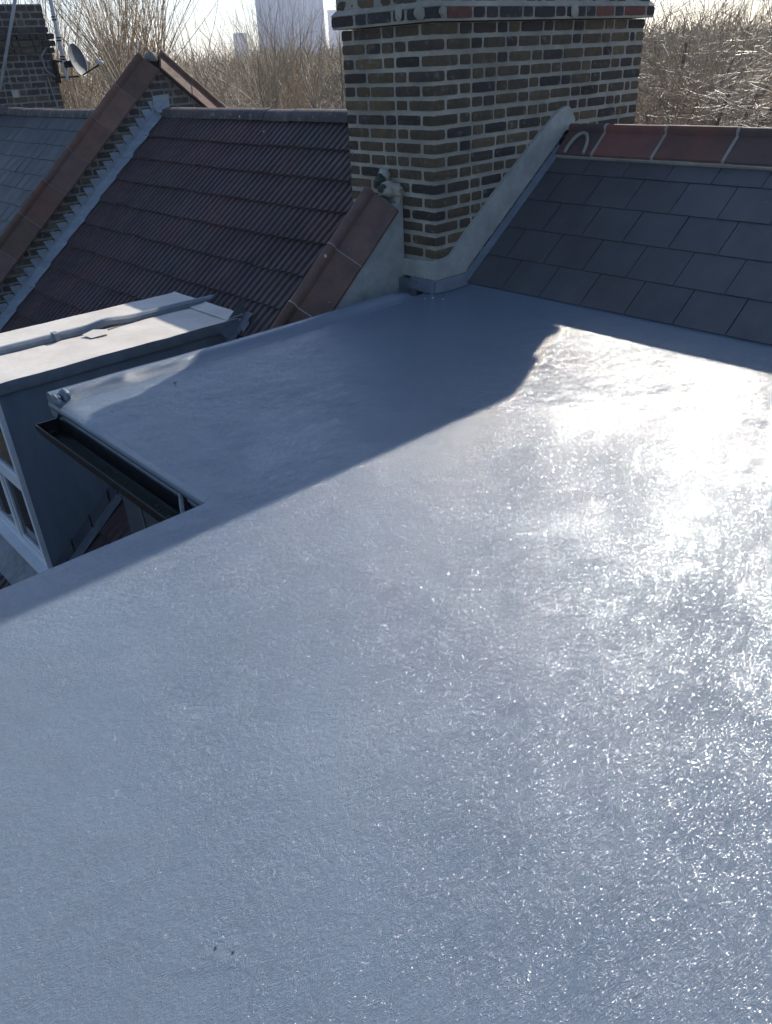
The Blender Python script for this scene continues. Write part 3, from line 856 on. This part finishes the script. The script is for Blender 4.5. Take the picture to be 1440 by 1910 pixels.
# lead soakers along the cheek foot, apron under the window, corner pieces by the roof junction
for i in range(11):
    x = 1.30+i*.18
    af.faces([(x, DY0-.006, zt_(x)+.05), (x+.19, DY0-.006, zt_(x+.19)+.05), (x+.19, DY0-.006, zt_(x+.19)+.16), (x, DY0-.006, zt_(x)+.16),
              (x, DY0-.12, zt_(x)+.052), (x+.19, DY0-.12, zt_(x+.19)+.056)], [(0, 1, 2, 3), (0, 4, 5, 1)])
for (x, y, s) in ((3.20, 5.27, .06),):
    s *= .75; c = Vector((x, y, zt_(x)+.050)); u = Sd*s; v = Vector((.02, s*.8, .01))
    af.obox(c, u, v, Nn*.003)
vs = []
for j in range(5):
    for i in range(25):
        y = 5.30+1.25*i/24; x = 1.29-.055*j
        vs.append((x, y, zt_(x)+.105-.012*j+.012*mnoise.noise(Vector((y*9, j, 0)))+(.05 if j == 0 else 0)))
af.faces(vs, [(j*25+i, j*25+i+1, (j+1)*25+i+1, (j+1)*25+i) for j in range(4) for i in range(24)])
af.build('dormer_flashing', M['lead'], nb, fix=False)
wfz0, wfz1 = -1.89, -.50
win = MB()
def bar(mb, y0, y1, z0, z1, x0=DX0-.035, x1=DX0+.02): mb.box((x0, y0, z0), (x1, y1, z1))
bar(win, DY0+.005, DY0+.05, wfz0, wfz1); bar(win, DY1-.05, DY1-.005, wfz0, wfz1)
bar(win, DY0+.05, DY1-.05, wfz1-.06, wfz1); bar(win, DY0+.05, DY1-.05, wfz0, wfz0+.07)
bar(win, DY0+.05, DY1-.05, -1.235, -1.155); bar(win, 5.90, 5.97, wfz0+.07, -1.235); bar(win, 5.90, 5.97, -1.155, wfz1-.06)
for (y0, y1) in ((DY0+.05, 5.90), (5.97, DY1-.05)):
    for (z0, z1) in ((wfz0+.07, -1.235), (-1.155, wfz1-.06)):
        win.box((DX0-.022, y0, z0), (DX0+.005, y0+.03, z1)); win.box((DX0-.022, y1-.03, z0), (DX0+.005, y1, z1))
        win.box((DX0-.022, y0+.03, z0), (DX0+.005, y1-.03, z0+.03)); win.box((DX0-.022, y0+.03, z1-.03), (DX0+.005, y1-.03, z1))
wo_ = MB(); wo_.box((DX0-.10, DY0-.02, wfz0-.04), (DX0+.02, DY1+.02, wfz0-.003))
wnd = win.build('window', M['upvc'], nb)
wo_.build('sill', M['upvc'], wnd)
for (y0, y1) in ((DY0+.08, 5.87), (6.0, DY1-.08)):
    for (z0, z1) in ((wfz0+.10, -1.265), (-1.125, wfz1-.09)):
        p = MB(); p.box((DX0-.008, y0-.003, z0-.003), (DX0-.002, y1+.003, z1+.003)); p.build('pane', M['glass'], wnd)

# ------------------------------------------------------------------ left party parapet
lp = thing('parapet_wall', 'brick party parapet with stepped lead flashing and peaked terracotta coping', 'wall', (4.95, 9.37, -2))
LY0, LY1 = 9.25, 9.49
def zl(x): return .916+.825*(x-4.415)
zpk = zl(4.95)
bw = MB()
def roof_lower(x): return zt_(x) if x < 4.95 else zt_(9.9-x)
c = 0; z = -2.4
pc = .0805
def pal2():
    k = rnd.uniform(.75, 1.25); return tuple(q*k for q in rnd.choice([(.10, .085, .06), (.075, .065, .055), (.13, .11, .075), (.06, .055, .05)]))
while z < zpk-.02:
    zb = z+pc-.014
    xl = 4.415+(zb+.01-.916)/.825; xr = 9.9-xl
    xlo = max(xl, .9)
    # only the bricks near the slope are seen; the rest of the face is behind the roofs
    for (a, b) in ((xlo, min(xlo+.85, 4.95)), (max(xr-.85, 4.95), xr)):
        p = a-rnd.random()*.1 if c % 2 else a
        while p < b:
            L_ = .215 if rnd.random() < .6 else .102
            q = min(p+L_, b); q0 = max(p, xlo)
            if q-q0 > .02:
                bw.col = pal2()
                one_brick(bw, (q0, LY0-.002, z), (q, LY0+.10, zb), None)
            p = q+.012
    z += pc; c += 1
bw.build('brickwork', M['brick'], lp)
lw = MB()
lw.extrude([(.9, LY0+.004, -7.6), (9.0, LY0+.004, -7.6), (9.0, LY0+.004, zl(.9)-.02), (4.95, LY0+.004, zpk-.02), (.9, LY0+.004, zl(.9)-.02)], (0, LY1-LY0-.004, 0))
lw.build('mortar', M['mortar_dark'], lp)
ct, cm = MB(), MB()
coping(ct, cm, .9, 4.93, zl, 9.37, .18, .16, .455, .036, cop_col)
coping(ct, cm, 9.0, 4.95, lambda x: zl(9.9-x), 9.37, .18, .16, .455, .036, cop_col)
ct.build('coping', M['terracotta'], lp, smooth=True, angle=35)
cm.lump((4.94, 9.37, zpk+.10), (.06, .10, .06), 3, 2, .5)
cm.build('coping_mortar', M['mortar_dark'], lp, smooth=True)
# flashing: cut to steps on the wall, dressed down over the tiles
ld = MB()
nst = 44
for k in range(nst):
    zk = zpk-.165-k*pc
    xl = 4.95+(zk-(zpk-.165))/.825
    # each step: horizontal top edge along a bed joint
    p = [(xl-.02, zk), (xl+.095, zk), (xl+.13, zk-.12), (xl+.13, zt_(xl+.13)+.02), (xl-.0, zt_(xl)+.02), (xl+.012, zk-pc)]
    y_ = LY0-.0065-.0006*(k % 3)
    if xl+.13 > 4.97: continue
    ld.extrude([(a, y_, b) for a, b in p], (0, .003, 0))
rows = []
nx = 150
for j in range(6):
    row = []
    for i in range(nx+1):
        x = 1.0+(4.93-1.0)*i/nx
        s_ = (4.95-x)/math.cos(P2)
        step = ((s_-.10) % gauge)/gauge
        edge = .085+.015*mnoise.noise(Vector((x*5, 1, 0)))+.02*(1-step)
        yy = LY0-.006-edge*j/5
        zz = zt_(x)+(.062+.05*max(0, 1-j*1.6/5)+.012*mnoise.noise(Vector((x*8, j*.8, 0))))-.018*(j == 5)
        row.append((x, yy, zz+.012*step))
    rows.append(row)
sheet(ld, rows)
for x in (4.30, 2.86):
    ld.tube([(x, LY0-.008, zt_(x)+.20), (x-.02, LY0-.05, zt_(x)+.10), (x+.05, LY0-.16, zt_(x)+.10)], .006, 5)
ld.obox((4.90, LY0-.012, .985), (.105, 0, .006), (0, .004, 0), (.012, 0, .10))
ld.obox((4.90, LY0-.05, .93), (.10, 0, 0), (0, .045, .02), (0, .0, .004))
ld.build('lead_flashing', M['lead_pale'], lp, smooth=True, fix=False, angle=40)

# ------------------------------------------------------------------ far left house
lh = thing('terraced_house', 'old blue-grey slate roof beyond the peaked brick parapet', 'house', (4.95, 12.1, 0))
ls = MB()
def old_col():
    v = rnd.uniform(.8, 1.15); return (v, v, v*rnd.uniform(.95, 1.08))
slates(ls, S2, .9, zt_(.9)-.01, 4.93, 9.49, 14.8, .255, .26, .006, .004, old_col, ragged=.006)
ls.col = (1, 1, 1)
ls.poly([(4.97, 9.49, .88), (9.3, 9.49, .88-4.33*S2), (9.3, 14.8, .88-4.33*S2), (4.97, 14.8, .88)])
ls.build('slate_roof', M['slate_old'], lh)
rg = MB(); y = 9.5
rgl = []
while y < 14.75:
    q = min(y+.42, 14.79); dz = -.02*math.sin((y-9.5)/5.3*math.pi)+rnd.uniform(-.004, .004)
    rg.sweep(hr, [(lambda y, dz: (lambda a, b: Vector((4.95+a*1.1, y, .845+b+dz))))(yy, dz) for yy in (y+.004, q-.004)])
    rgm = MB(); rgl.append(rgm)
    rgm.sweep([(a*1.13, b*1.03) for a, b in hr], [(lambda y: (lambda a, b: Vector((4.95+a, y, .845+b+dz))))(yy) for yy in (q-.010, q+.010)])
    y = q
ro = rg.build('ridge', M['ridge_old'], lh, smooth=True, angle=35)
for q in rgl: q.build('mortar_joint', M['mortar_dark'], ro, smooth=True, angle=35)
lw2 = MB(); lw2.box((1.15, 9.49, -7.6), (8.9, 14.8, -2.35)); lw2.build('wall', M['wall'], lh)
# next party wall and stack
st2 = thing('chimney_stack', 'dark weathered brick chimney stack with aerials at the far left', 'chimney', (4.9, 14.8, 0))
b2 = MB()
def pal3():
    k = rnd.uniform(.75, 1.25); return tuple(q*k for q in rnd.choice([(.085, .07, .055), (.06, .052, .048), (.105, .088, .065), (.05, .045, .045), (.045, .042, .05)]))
P2c = .098
brick_stack(b2, 4.55, 6.03, 14.82, 15.6, -.4, 28, P2c, .016,
            {14+k_: (o, pal3) for k_, o in ((0, .0),)} | {21: (.04, pal3), 22: (.07, pal3), 23: (.07, pal3), 24: (.02, pal3)}, pal3)
b2.build('brickwork', M['brick'], st2)
m2 = MB(); rough_box(m2, (4.556, 14.826, -7.4), (6.024, 15.594, -.4+28*P2c), 0, st=.12)
m2.build('mortar', M['mortar_dark'], st2)
pb = MB(); pb.box((5.20, 14.800, 1.05), (5.31, 14.815, 1.16)); tag(pb.build('wall_plate', M['render']), 'small pale square plate on the far left chimney', 'plate')
cb = MB(); cb.tube([(5.85, 14.80, 1.32), (5.86, 14.80, 1.20), (5.90, 14.80, .85)], .012, 6)
cb.tube([(5.95, 14.8, 1.75), (5.82, 14.78, 1.62), (5.84, 14.78, 1.42), (5.98, 14.76, 1.30)], .016, 6)
tag(cb.build('aerial_cable', M['cable']), 'looped grey cable on the face of the far left chimney', 'cable')

tm = thing('aerial_mast', 'pale mast with black bands fixed to the far left chimney behind the dish', 'mast', (6.14, 14.72, 1.33))
a = MB(); a.tube([(6.14, 14.72, 1.25), (6.15, 14.70, 2.45), (6.16, 14.69, 3.6)], .034, 8)
a.build('pole', M['mast'], tm, smooth=True, angle=50)
a = MB()
for z in (2.16, 2.12, 1.87, 1.83, 1.60, 1.56):
    a = MB(); a.tube([(6.145, 14.712, z-.01), (6.145, 14.712, z+.01)], .042, 8); a.build('band', M['black_plastic'], tm)
a = MB(); a.box((5.92, 14.70, 1.52), (6.20, 14.73, 1.545)); a.box((5.95, 14.70, 1.29), (6.35, 14.73, 1.315)); a.box((5.98, 14.68, 1.22), (6.02, 14.82, 1.56))
a.build('bracket', M['black_plastic'], tm)
pl = MB(); pl.tube([(4.98, 14.70, 1.15), (5.58, 14.66, 2.42), (5.85, 14.64, 3.0)], .026, 8)
tag(pl.build('aerial_pole', M['steel'], smooth=True), 'leaning grey aerial pole in front of the far left chimney', 'pole')

ds = thing('satellite_dish', 'dark grey satellite dish mounted on the far left chimney mast', 'satellite dish', (6.35, 14.65, 1.5))
dm = MB()
cen = Vector((6.36, 14.62, 1.545)); look = Vector((.55, -.80, .20)).normalized()
su = Vector((0, 0, 1)) - look*look.z; su.normalize(); sv = look.cross(su)
vs = [cen-look*.05]; fs_ = []
R_, A_ = 8, 28
for i in range(1, R_+1):
    for k in range(A_):
        t = 2*math.pi*k/A_; r_ = i/R_
        vs.append(cen+su*math.cos(t)*.245*r_+sv*math.sin(t)*.225*r_-look*.05*(1-r_*r_))
for k in range(A_): fs_.append((0, 1+k, 1+(k+1) % A_))
for i in range(R_-1):
    for k in range(A_):
        fs_.append((1+i*A_+k, 1+(i+1)*A_+k, 1+(i+1)*A_+(k+1) % A_, 1+i*A_+(k+1) % A_))
dm.faces(vs, fs_)
vb = [v-look*.008 for v in vs]; dm.faces(vb, [f[::-1] for f in fs_])
dm.build('reflector', M['dish'], ds, smooth=True, fix=False)
rm_ = MB(); rm_.tube([cen+su*math.cos(2*math.pi*k/28)*.245+sv*math.sin(2*math.pi*k/28)*.225 for k in range(29)], .007, 6)
rm_.build('rim', M['steel'], ds, smooth=True)
ar = MB(); foot = cen-su*.23; lnb = cen-su*.16+look*.36
ar.tube([foot-look*.03, lnb], .012, 6); ar.build('arm', M['black_plastic'], ds)
ln = MB(); ln.tube([lnb-look*.02+su*.02, lnb+look*.0+su*.035, lnb+look*.07+su*.01], [.022, .03, .024], 8); ln.build('receiver', M['mast'], ds, smooth=True)
bt = MB(); bt.tube([cen-look*.05, cen-look*.16+Vector((-.06, 0, 0))], .022, 8); bt.box((6.13, 14.66, 1.44), (6.27, 14.72, 1.52)); bt.build('bracket', M['black_plastic'], ds)

# ------------------------------------------------------------------ grit on the flat roof
for (x, y, s, pale) in ((.335, .545, .0032, 1), (.262, .818, .0022, 0), (.28, .79, .0022, 0), (3.50, 3.47, .006, 1), (3.52, 3.40, .005, 1), (3.46, 3.50, .004, 1),
                        (1.62, 3.40, .005, 0), (1.24, 3.30, .004, 1)):
    c = MB(); c.lump((x, y, .001+s*.4), (s*1.5, s, s*.6), int(x*100), 2, .7)
    o = c.build('grit', M['chip'] if pale else M['slate'])
    tag(o, 'tiny pale grain of grit lying on the glossy flat roof' if pale else 'tiny dark fleck lying on the glossy flat roof', 'grit',
        'pale grains of grit on the flat roof' if pale else 'dark flecks on the flat roof')
# ------------------------------------------------------------------ trees
class Segs:
    def __init__(s): s.a = []; s.b = []; s.ra = []; s.rb = []; s.c = []
    def add(s, a, b, ra, rb, c=1.0): s.a.append(a); s.b.append(b); s.ra.append(ra); s.rb.append(rb); s.c.append(c)
    def mesh(s, name, m, sides=3):
        a = np.array(s.a, dtype=np.float32); b = np.array(s.b, dtype=np.float32); n = len(a)
        d = b-a; d /= np.linalg.norm(d, axis=1, keepdims=True)+1e-9
        ref = np.where(np.abs(d[:, 2:3]) < .9, np.array([[0, 0, 1]], dtype=np.float32), np.array([[1, 0, 0]], dtype=np.float32))
        u = np.cross(d, ref); u /= np.linalg.norm(u, axis=1, keepdims=True)+1e-9
        v = np.cross(d, u)
        co = np.zeros((n, 2*sides, 3), dtype=np.float32)
        for k in range(sides):
            t = 2*math.pi*k/sides; o = u*math.cos(t)+v*math.sin(t)
            co[:, k] = a+o*np.array(s.ra, dtype=np.float32)[:, None]
            co[:, sides+k] = b+o*np.array(s.rb, dtype=np.float32)[:, None]
        f = np.array([[k, (k+1) % sides, sides+(k+1) % sides, sides+k] for k in range(sides)], dtype=np.int32)
        fc = (f[None]+(np.arange(n, dtype=np.int32)*2*sides)[:, None, None]).reshape(-1)
        me = bpy.data.meshes.new(name)
        me.vertices.add(n*2*sides); me.vertices.foreach_set('co', co.ravel())
        nf = n*sides
        me.loops.add(nf*4); me.loops.foreach_set('vertex_index', fc)
        me.polygons.add(nf); me.polygons.foreach_set('loop_start', np.arange(nf, dtype=np.int32)*4)
        try: me.polygons.foreach_set('loop_total', np.full(nf, 4, dtype=np.int32))
        except Exception: pass
        me.materials.append(m)
        at = me.attributes.new('Col', 'FLOAT_COLOR', 'POINT')
        c = np.repeat(np.array(s.c, dtype=np.float32), 2*sides)
        at.data.foreach_set('color', np.stack([c, c, c, np.ones_like(c)], axis=1).ravel())
        me.update(calc_edges=True)
        return me

tr_ = random.Random(11)
def rv3(k=1.):
    return np.array([tr_.gauss(0, k), tr_.gauss(0, k), tr_.gauss(0, k)])
def unit(v): return v/(np.linalg.norm(v)+1e-9)
def shoot(S, p, d, L, r, nseg, wob, up, subs, sl_, c=None, depth=0):
    c = c or tr_.uniform(.6, 1.35)
    st = L/nseg
    for i in range(nseg):
        d = unit(d+rv3(wob)+np.array([0, 0, up])*(1.0/nseg))
        q = p+d*st
        r0 = r*(1-i/nseg*.75); r1 = r*(1-(i+1)/nseg*.75)
        S.add(p, q, r0, r1, c)
        if subs and i > 0:
            k = int(subs) + (tr_.random() < subs % 1)
            for _ in range(k):
                dd = unit(d+unit(rv3())*tr_.uniform(.5, 1.0))
                shoot(S, p+(q-p)*tr_.random(), dd, sl_*tr_.uniform(.5, 1.2), r1*.62, 3, wob*1.4, up*.6, subs*.35 if depth < 1 else 0, sl_*.5, c*tr_.uniform(.8, 1.2), depth+1)
        p = q
    return p
def limb(S, p, q, r0, r1, n=5, wob=.08):
    p = np.array(p, float); q = np.array(q, float); prev = p; L = np.linalg.norm(q-p)
    for i in range(1, n+1):
        t = i/n; x = p+(q-p)*t+(rv3(wob*L*.3) if i < n else 0)
        S.add(prev, x, r0+(r1-r0)*(i-1)/n, r0+(r1-r0)*t, 1.0); prev = x

def pollard(nheads, nwhip, L, spread, r=.014, wob=.045, subs=.55, sl=.7):
    """short thick trunk, knuckled heads, long upright whips; origin at the head level"""
    T, C = Segs(), Segs()
    limb(T, (0, 0, -9.2), (0, 0, -2.4), .30, .20, 6, .03)
    for h in range(nheads):
        a = 2*math.pi*h/nheads+tr_.random(); R_ = spread*tr_.uniform(.3, 1.)*(nheads > 1)
        hp = np.array([R_*math.cos(a), R_*math.sin(a), tr_.uniform(-.6, .1)*(nheads > 1)])
        limb(T, (0, 0, -2.5), hp, .14, .09, 5, .05)
        for k in range(5): T.add(hp+rv3(.05), hp+rv3(.05)+np.array([0, 0, .15]), .12, .10)
        for w in range(nwhip):
            d = unit(np.array([tr_.gauss(0, .42), tr_.gauss(0, .42), 1]))
            shoot(C, hp+rv3(.09), d, L*tr_.uniform(.5, 1.1), r*tr_.uniform(.6, 1.1), 7, wob, .18, subs, sl)
    return T, C
def thicket(n, W, H, r, wob, subs, up):
    """much branched bare crown; origin at mid crown"""
    T, C = Segs(), Segs()
    limb(T, (0, 0, -8.9), (0, 0, -H*.5), .22, .12, 6, .03)
    for k in range(n):
        a = tr_.random()*6.283; R_ = W*math.sqrt(tr_.random())
        z0 = -H*.5+H*.75*tr_.random()
        p0 = np.array([R_*math.cos(a)*.6, R_*math.sin(a)*.6, z0])
        if k < 14: limb(T, (0, 0, -H*.55), p0, .09, .03, 4, .1)
        d = unit(np.array([math.cos(a)*.8, math.sin(a)*.8, up])+rv3(.5))
        shoot(C, p0, d, H*.42*tr_.uniform(.5, 1.1), r*tr_.uniform(.6, 1.3), 6, wob, up*.25, subs, H*.17)
    return T, C
KIND = {
 'pollard': (pollard(4, 60, 4.2, .8), 'twig_tan'),
 'whips': (pollard(7, 9, 3.0, 2.6, .016, .12, 1.7, 1.0), 'twig_grey'),
 'thicket': (thicket(420, 2.6, 4.6, .010, .28, 1.4, .5), 'twig_tan'),
 'tangle': (thicket(520, 2.9, 4.6, .0085, .34, 1.5, .35), 'twig_red'),
 'greybush': (thicket(420, 3.0, 4.4, .010, .32, 1.4, .4), 'twig_grey'),
}
MESH = {}
for k, ((T, C), mt) in KIND.items():
    MESH[k] = (T.mesh('trunk', M['bark'], 6), C.mesh('crown', M[mt], 3))
def tree(kind, az, r, z, rot, s, label, group='bare trees in the gardens behind'):
    x, y = r*math.cos(rad(az)), r*math.sin(rad(az))
    e = thing('bare_tree', label, 'tree', (x, y, -7.6), group)
    for nm, me in zip(('trunk', 'crown'), MESH[kind]):
        o = bpy.data.objects.new(nm, me); link(o, e)
        sxy = s; sz = s
        o.location = (0, 0, 7.6+z); o.rotation_euler = (0, 0, rot); o.scale = (sxy, sxy, sz)
TL = [
 ('pollard', 63.4, 24, 1.2, .4, 1.0, 'big pollarded tree with long whips fanning up just behind the coping peak'),
 ('pollard', 68.4, 27, .4, 1.9, 1.0, 'pollarded tree with upright whips directly right of the satellite dish'),
 ('whips', 66.0, 22, -.9, .8, .9, 'low whippy tree between the satellite dish and the coping peak'),
 ('whips', 61.0, 20, -.8, 2.6, .95, 'whippy bare tree just right of the peaked coping, above the ribbed roof ridge'),
 ('thicket', 59.2, 19, -.6, .9, .85, 'dense brown bare tree above the orange lichen on the ribbed roof ridge'),
 ('whips', 57.0, 25, .2, 4.1, 1.0, 'tall whippy bare tree left of the hazy tower'),
 ('pollard', 54.4, 27, -.4, 3.3, .85, 'pollarded tree whose whips cross the left edge of the hazy tower'),
 ('greybush', 54.6, 18.5, -1.0, 5.0, .8, 'low grey bare tree below the foot of the hazy tower'),
 ('whips', 49.8, 17, .2, 1.2, .8, 'pale branched tree close against the left edge of the big chimney'),
 ('tangle', 51.6, 20, -1.1, 2.2, .85, 'reddish tangled bare tree below the small tower left of the big chimney'),
 ('tangle', 30.2, 12.5, .1, .3, .62, 'tangled bare tree touching the right edge of the big chimney'),
 ('thicket', 27.6, 14.0, -.1, 3.7, .8, 'brown bare tree in the middle of the gap right of the chimney'),
 ('tangle', 24.6, 13.0, -.2, 1.7, .72, 'tangled reddish tree above the red clay ridge at the right edge'),
 ('whips', 25.6, 19, .1, 2.7, .9, 'whippy grey tree at the top right corner of the photo'),
 ('greybush', 29.4, 18, .4, 4.4, .95, 'tall grey bare tree behind the tangled tree right of the chimney'),
 ('greybush', 24.0, 24, .2, .6, 1.1, 'broad grey bare tree far behind the red clay ridge'),
 ('thicket', 30.8, 25, .3, 5.6, 1.1, 'far brown bare tree showing beside the right edge of the big chimney'),
 ('greybush', 70.5, 30, -.3, 2.0, 1.1, 'grey bare tree behind the satellite dish'),
 ('thicket', 64.8, 31, -.7, 4.8, 1.15, 'far brown bare tree behind the big pollarded tree'),
 ('tangle', 61.3, 29, -.7, 1.1, 1.1, 'far reddish bare tree behind the far side of the peaked coping'),
 ('greybush', 57.6, 30, -.7, 3.0, 1.1, 'far grey bare tree behind the dense brown tree'),
 ('thicket', 55.0, 34, -.9, .2, 1.1, 'far brown bare tree in front of the hazy tower'),
 ('greybush', 51.2, 30, -.9, 4.0, 1.1, 'far grey bare tree between the two towers'),
 ('thicket', 46.5, 26, -.5, 2.5, 1.1, 'brown bare tree hidden behind the left part of the big chimney'),
 ('greybush', 40.0, 22, -.3, 1.5, 1.1, 'grey bare tree hidden behind the middle of the big chimney'),
 ('thicket', 34.5, 20, -.3, .5, 1.0, 'brown bare tree hidden behind the right part of the big chimney'),
]
for t in TL: tree(*t)

# far woodland: one mass of branches nobody could count
Wd = Segs(); wr = np.random.RandomState(4)
for az0, az1, n_cl in ((14, 80, 560),):
    for c_ in range(n_cl):
        az = rad(wr.uniform(az0, az1)); r_ = 38+190*wr.rand()**1.4
        cx_, cy_ = r_*math.cos(az), r_*math.sin(az)
        top = 1.5+r_*.012*wr.uniform(-.6, 1.0); W = 2.5+r_*.03
        n_ = 150
        zz = top-np.abs(wr.normal(0, 2.2, n_))-.4
        ang = wr.uniform(0, 6.28, n_); rr = W*np.sqrt(wr.rand(n_))
        pa = np.stack([cx_+rr*np.cos(ang), cy_+rr*np.sin(ang), zz-rr*rr/W*.25], axis=1)
        dd = wr.normal(0, .8, (n_, 3)); dd[:, 2] = np.abs(dd[:, 2])+.15
        L = wr.uniform(.5, 1.7, n_)*(1+r_*.006)
        pb_ = pa+dd/np.linalg.norm(dd, axis=1, keepdims=True)*L[:, None]
        cc = wr.uniform(.5, 1.3)
        for i in range(n_):
            Wd.add(pa[i], pb_[i], .018+r_*.00035, .006+r_*.0001, cc*wr.uniform(.6, 1.3))
wo2 = bpy.data.objects.new('woodland', Wd.mesh('woodland', M['wood'])); link(wo2)
tag(wo2, 'brown mass of distant leafless woodland behind the gardens', 'woodland'); wo2['kind'] = 'stuff'

# houses of the street behind
def back_house(az, r, w, d, zr_, rot, label, wallm='render'):
    x, y = r*math.cos(rad(az)), r*math.sin(rad(az))
    e = thing('house', label, 'house', (x, y, -7.6), 'houses of the street behind')
    c, s = math.cos(rot), math.sin(rot)
    T = lambda a, b, z: Vector((x+a*c-b*s, y+a*s+b*c, z))
    b_ = MB(); ze = zr_-d*.38
    b_.faces([T(-w/2, -d/2, -7.6), T(w/2, -d/2, -7.6), T(w/2, d/2, -7.6), T(-w/2, d/2, -7.6), T(-w/2, -d/2, ze), T(w/2, -d/2, ze), T(w/2, d/2, ze), T(-w/2, d/2, ze), T(-w/2, 0, zr_-.05), T(w/2, 0, zr_-.05)],
             [(0, 1, 5, 4), (2, 3, 7, 6), (1, 2, 6, 9, 5), (3, 0, 4, 8, 7)])
    b_.build('wall', M[wallm], e)
    rf = MB()
    for sg in (-1, 1):
        n_ = 14
        for i in range(n_):
            t0, t1 = i/n_, (i+1)/n_
            P_ = lambda a, t, o: T(a, sg*(d/2+.25)*(1-t), zr_+.05-(zr_-ze+.15)*(1-t)+o)
            rf.faces([P_(-w/2-.1, t0, .05), P_(w/2+.1, t0, .05), P_(w/2+.1, t1, .02), P_(-w/2-.1, t1, .02), P_(-w/2-.1, t0, 0), P_(w/2+.1, t0, 0)], [(0, 1, 2, 3), (0, 4, 5, 1)])
    ro_ = rf.build('roof', M['roof_far'], e)
    ch = MB(); ch.box((x-.3, y-.3, zr_-.6), (x+.3, y+.3, zr_+.7)); 
    ch.box((x-.36, y-.36, zr_+.55), (x+.36, y+.36, zr_+.63)); ch.build('chimney', M['brick_far'], ro_)
    for k in range(3):
        wn = MB(); a = -w/2+w*(k+.5)/3
        p = [T(a-.5, -d/2-.03, ze-1.9), T(a+.5, -d/2-.03, ze-1.9), T(a+.5, -d/2-.03, ze-.6), T(a-.5, -d/2-.03, ze-.6)]
        nrm = (T(0, -1, 0)-T(0, 0, 0))*.04
        wn.extrude(p, nrm); fo = wn.build('window', M['upvc'], e)
        pn = MB(); q = [v.lerp((p[0]+p[2])/2, .12)+nrm*1.1 for v in p]; pn.extrude(q, nrm*.2); pn.build('pane', M['glass'], fo)
M['brick_far'] = simple('distant_brick', (.13, .10, .08), (.09, .075, .06), 3, .9, .4, .01, 8)
back_house(51.0, 33, 9, 7, .2, 2.5, 'house with courses of brown roof tiles low beside the left edge of the big chimney')
back_house(65.5, 46, 8, 7, .3, 2.7, 'small distant house glimpsed through whips between the dish and the coping peak')
back_house(56.5, 44, 10, 7, -.1, 2.6, 'distant house below the hazy tower behind bare branches')
back_house(26.0, 40, 9, 7, -.6, 1.9, 'distant house behind the tangled branches at the right edge')

# towers
def tower(az0, az1, r, z1, taper, label, floors=True):
    am = rad((az0+az1)/2); w = r*abs(rad(az0-az1)); c = Vector((r*math.cos(am), r*math.sin(am), 0))
    e = thing('tower', label, 'tower', (c.x, c.y, -7.6))
    U = Vector((-math.sin(am), math.cos(am), 0)); V = Vector((math.cos(am), math.sin(am), 0))
    t = MB(); t.col = (1, 1, 1)
    b0, b1 = w*.53, w*.53*taper
    def P_(a, b, z):
        k = b0+(b1-b0)*(z+7.6)/(z1+7.6); return c+U*a*k+V*(b*k*.8)+Vector((0, 0, z))
    q = [P_(a, b, z) for z in (-7.6, z1) for a, b in ((-1, -1), (1, -1), (1, 1), (-1, 1))]
    t.faces(q, [(0, 1, 5, 4), (1, 2, 6, 5), (2, 3, 7, 6), (3, 0, 4, 7), (4, 5, 6, 7)])
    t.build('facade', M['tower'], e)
    n_ = 13
    fn = MB()
    for i in range(n_+1):
        a = -1+2*i/n_; fn.col = (1.5, 1.45, 1.35)
        hw = .018
        p = [P_(a-hw, -1.0, -7.6), P_(a+hw, -1.0, -7.6), P_(a+hw, -1.0, z1), P_(a-hw, -1.0, z1)]
        fn.extrude(p, -V*w*.02)
    f_ = fn.build('fins', M['tower'], e)
    return e
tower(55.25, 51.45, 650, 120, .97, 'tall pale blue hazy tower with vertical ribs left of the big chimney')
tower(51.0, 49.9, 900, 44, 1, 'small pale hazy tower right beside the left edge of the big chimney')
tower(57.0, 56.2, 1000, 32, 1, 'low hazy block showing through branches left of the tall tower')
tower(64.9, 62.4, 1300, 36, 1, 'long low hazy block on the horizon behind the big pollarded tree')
# ------------------------------------------------------------------ haze
hz = MB(); hz.box((-1500, -1500, -8.6), (1500, 1500, 135))
ho = hz.build('haze', simple('haze_air', (1, 1, 1), (1, 1, 1))); ho['kind'] = 'stuff'
hm = bpy.data.materials.new('haze_air'); hm.use_nodes = True; hm.node_tree.nodes.clear()
hv = hm.node_tree.nodes.new('ShaderNodeVolumePrincipled'); hv.inputs['Color'].default_value = (.90, .93, 1, 1)
hv.inputs['Density'].default_value = .0005; hv.inputs['Anisotropy'].default_value = .3
hoo = hm.node_tree.nodes.new('ShaderNodeOutputMaterial'); hm.node_tree.links.new(hv.outputs[0], hoo.inputs['Volume'])
ho.data.materials.clear(); ho.data.materials.append(hm)
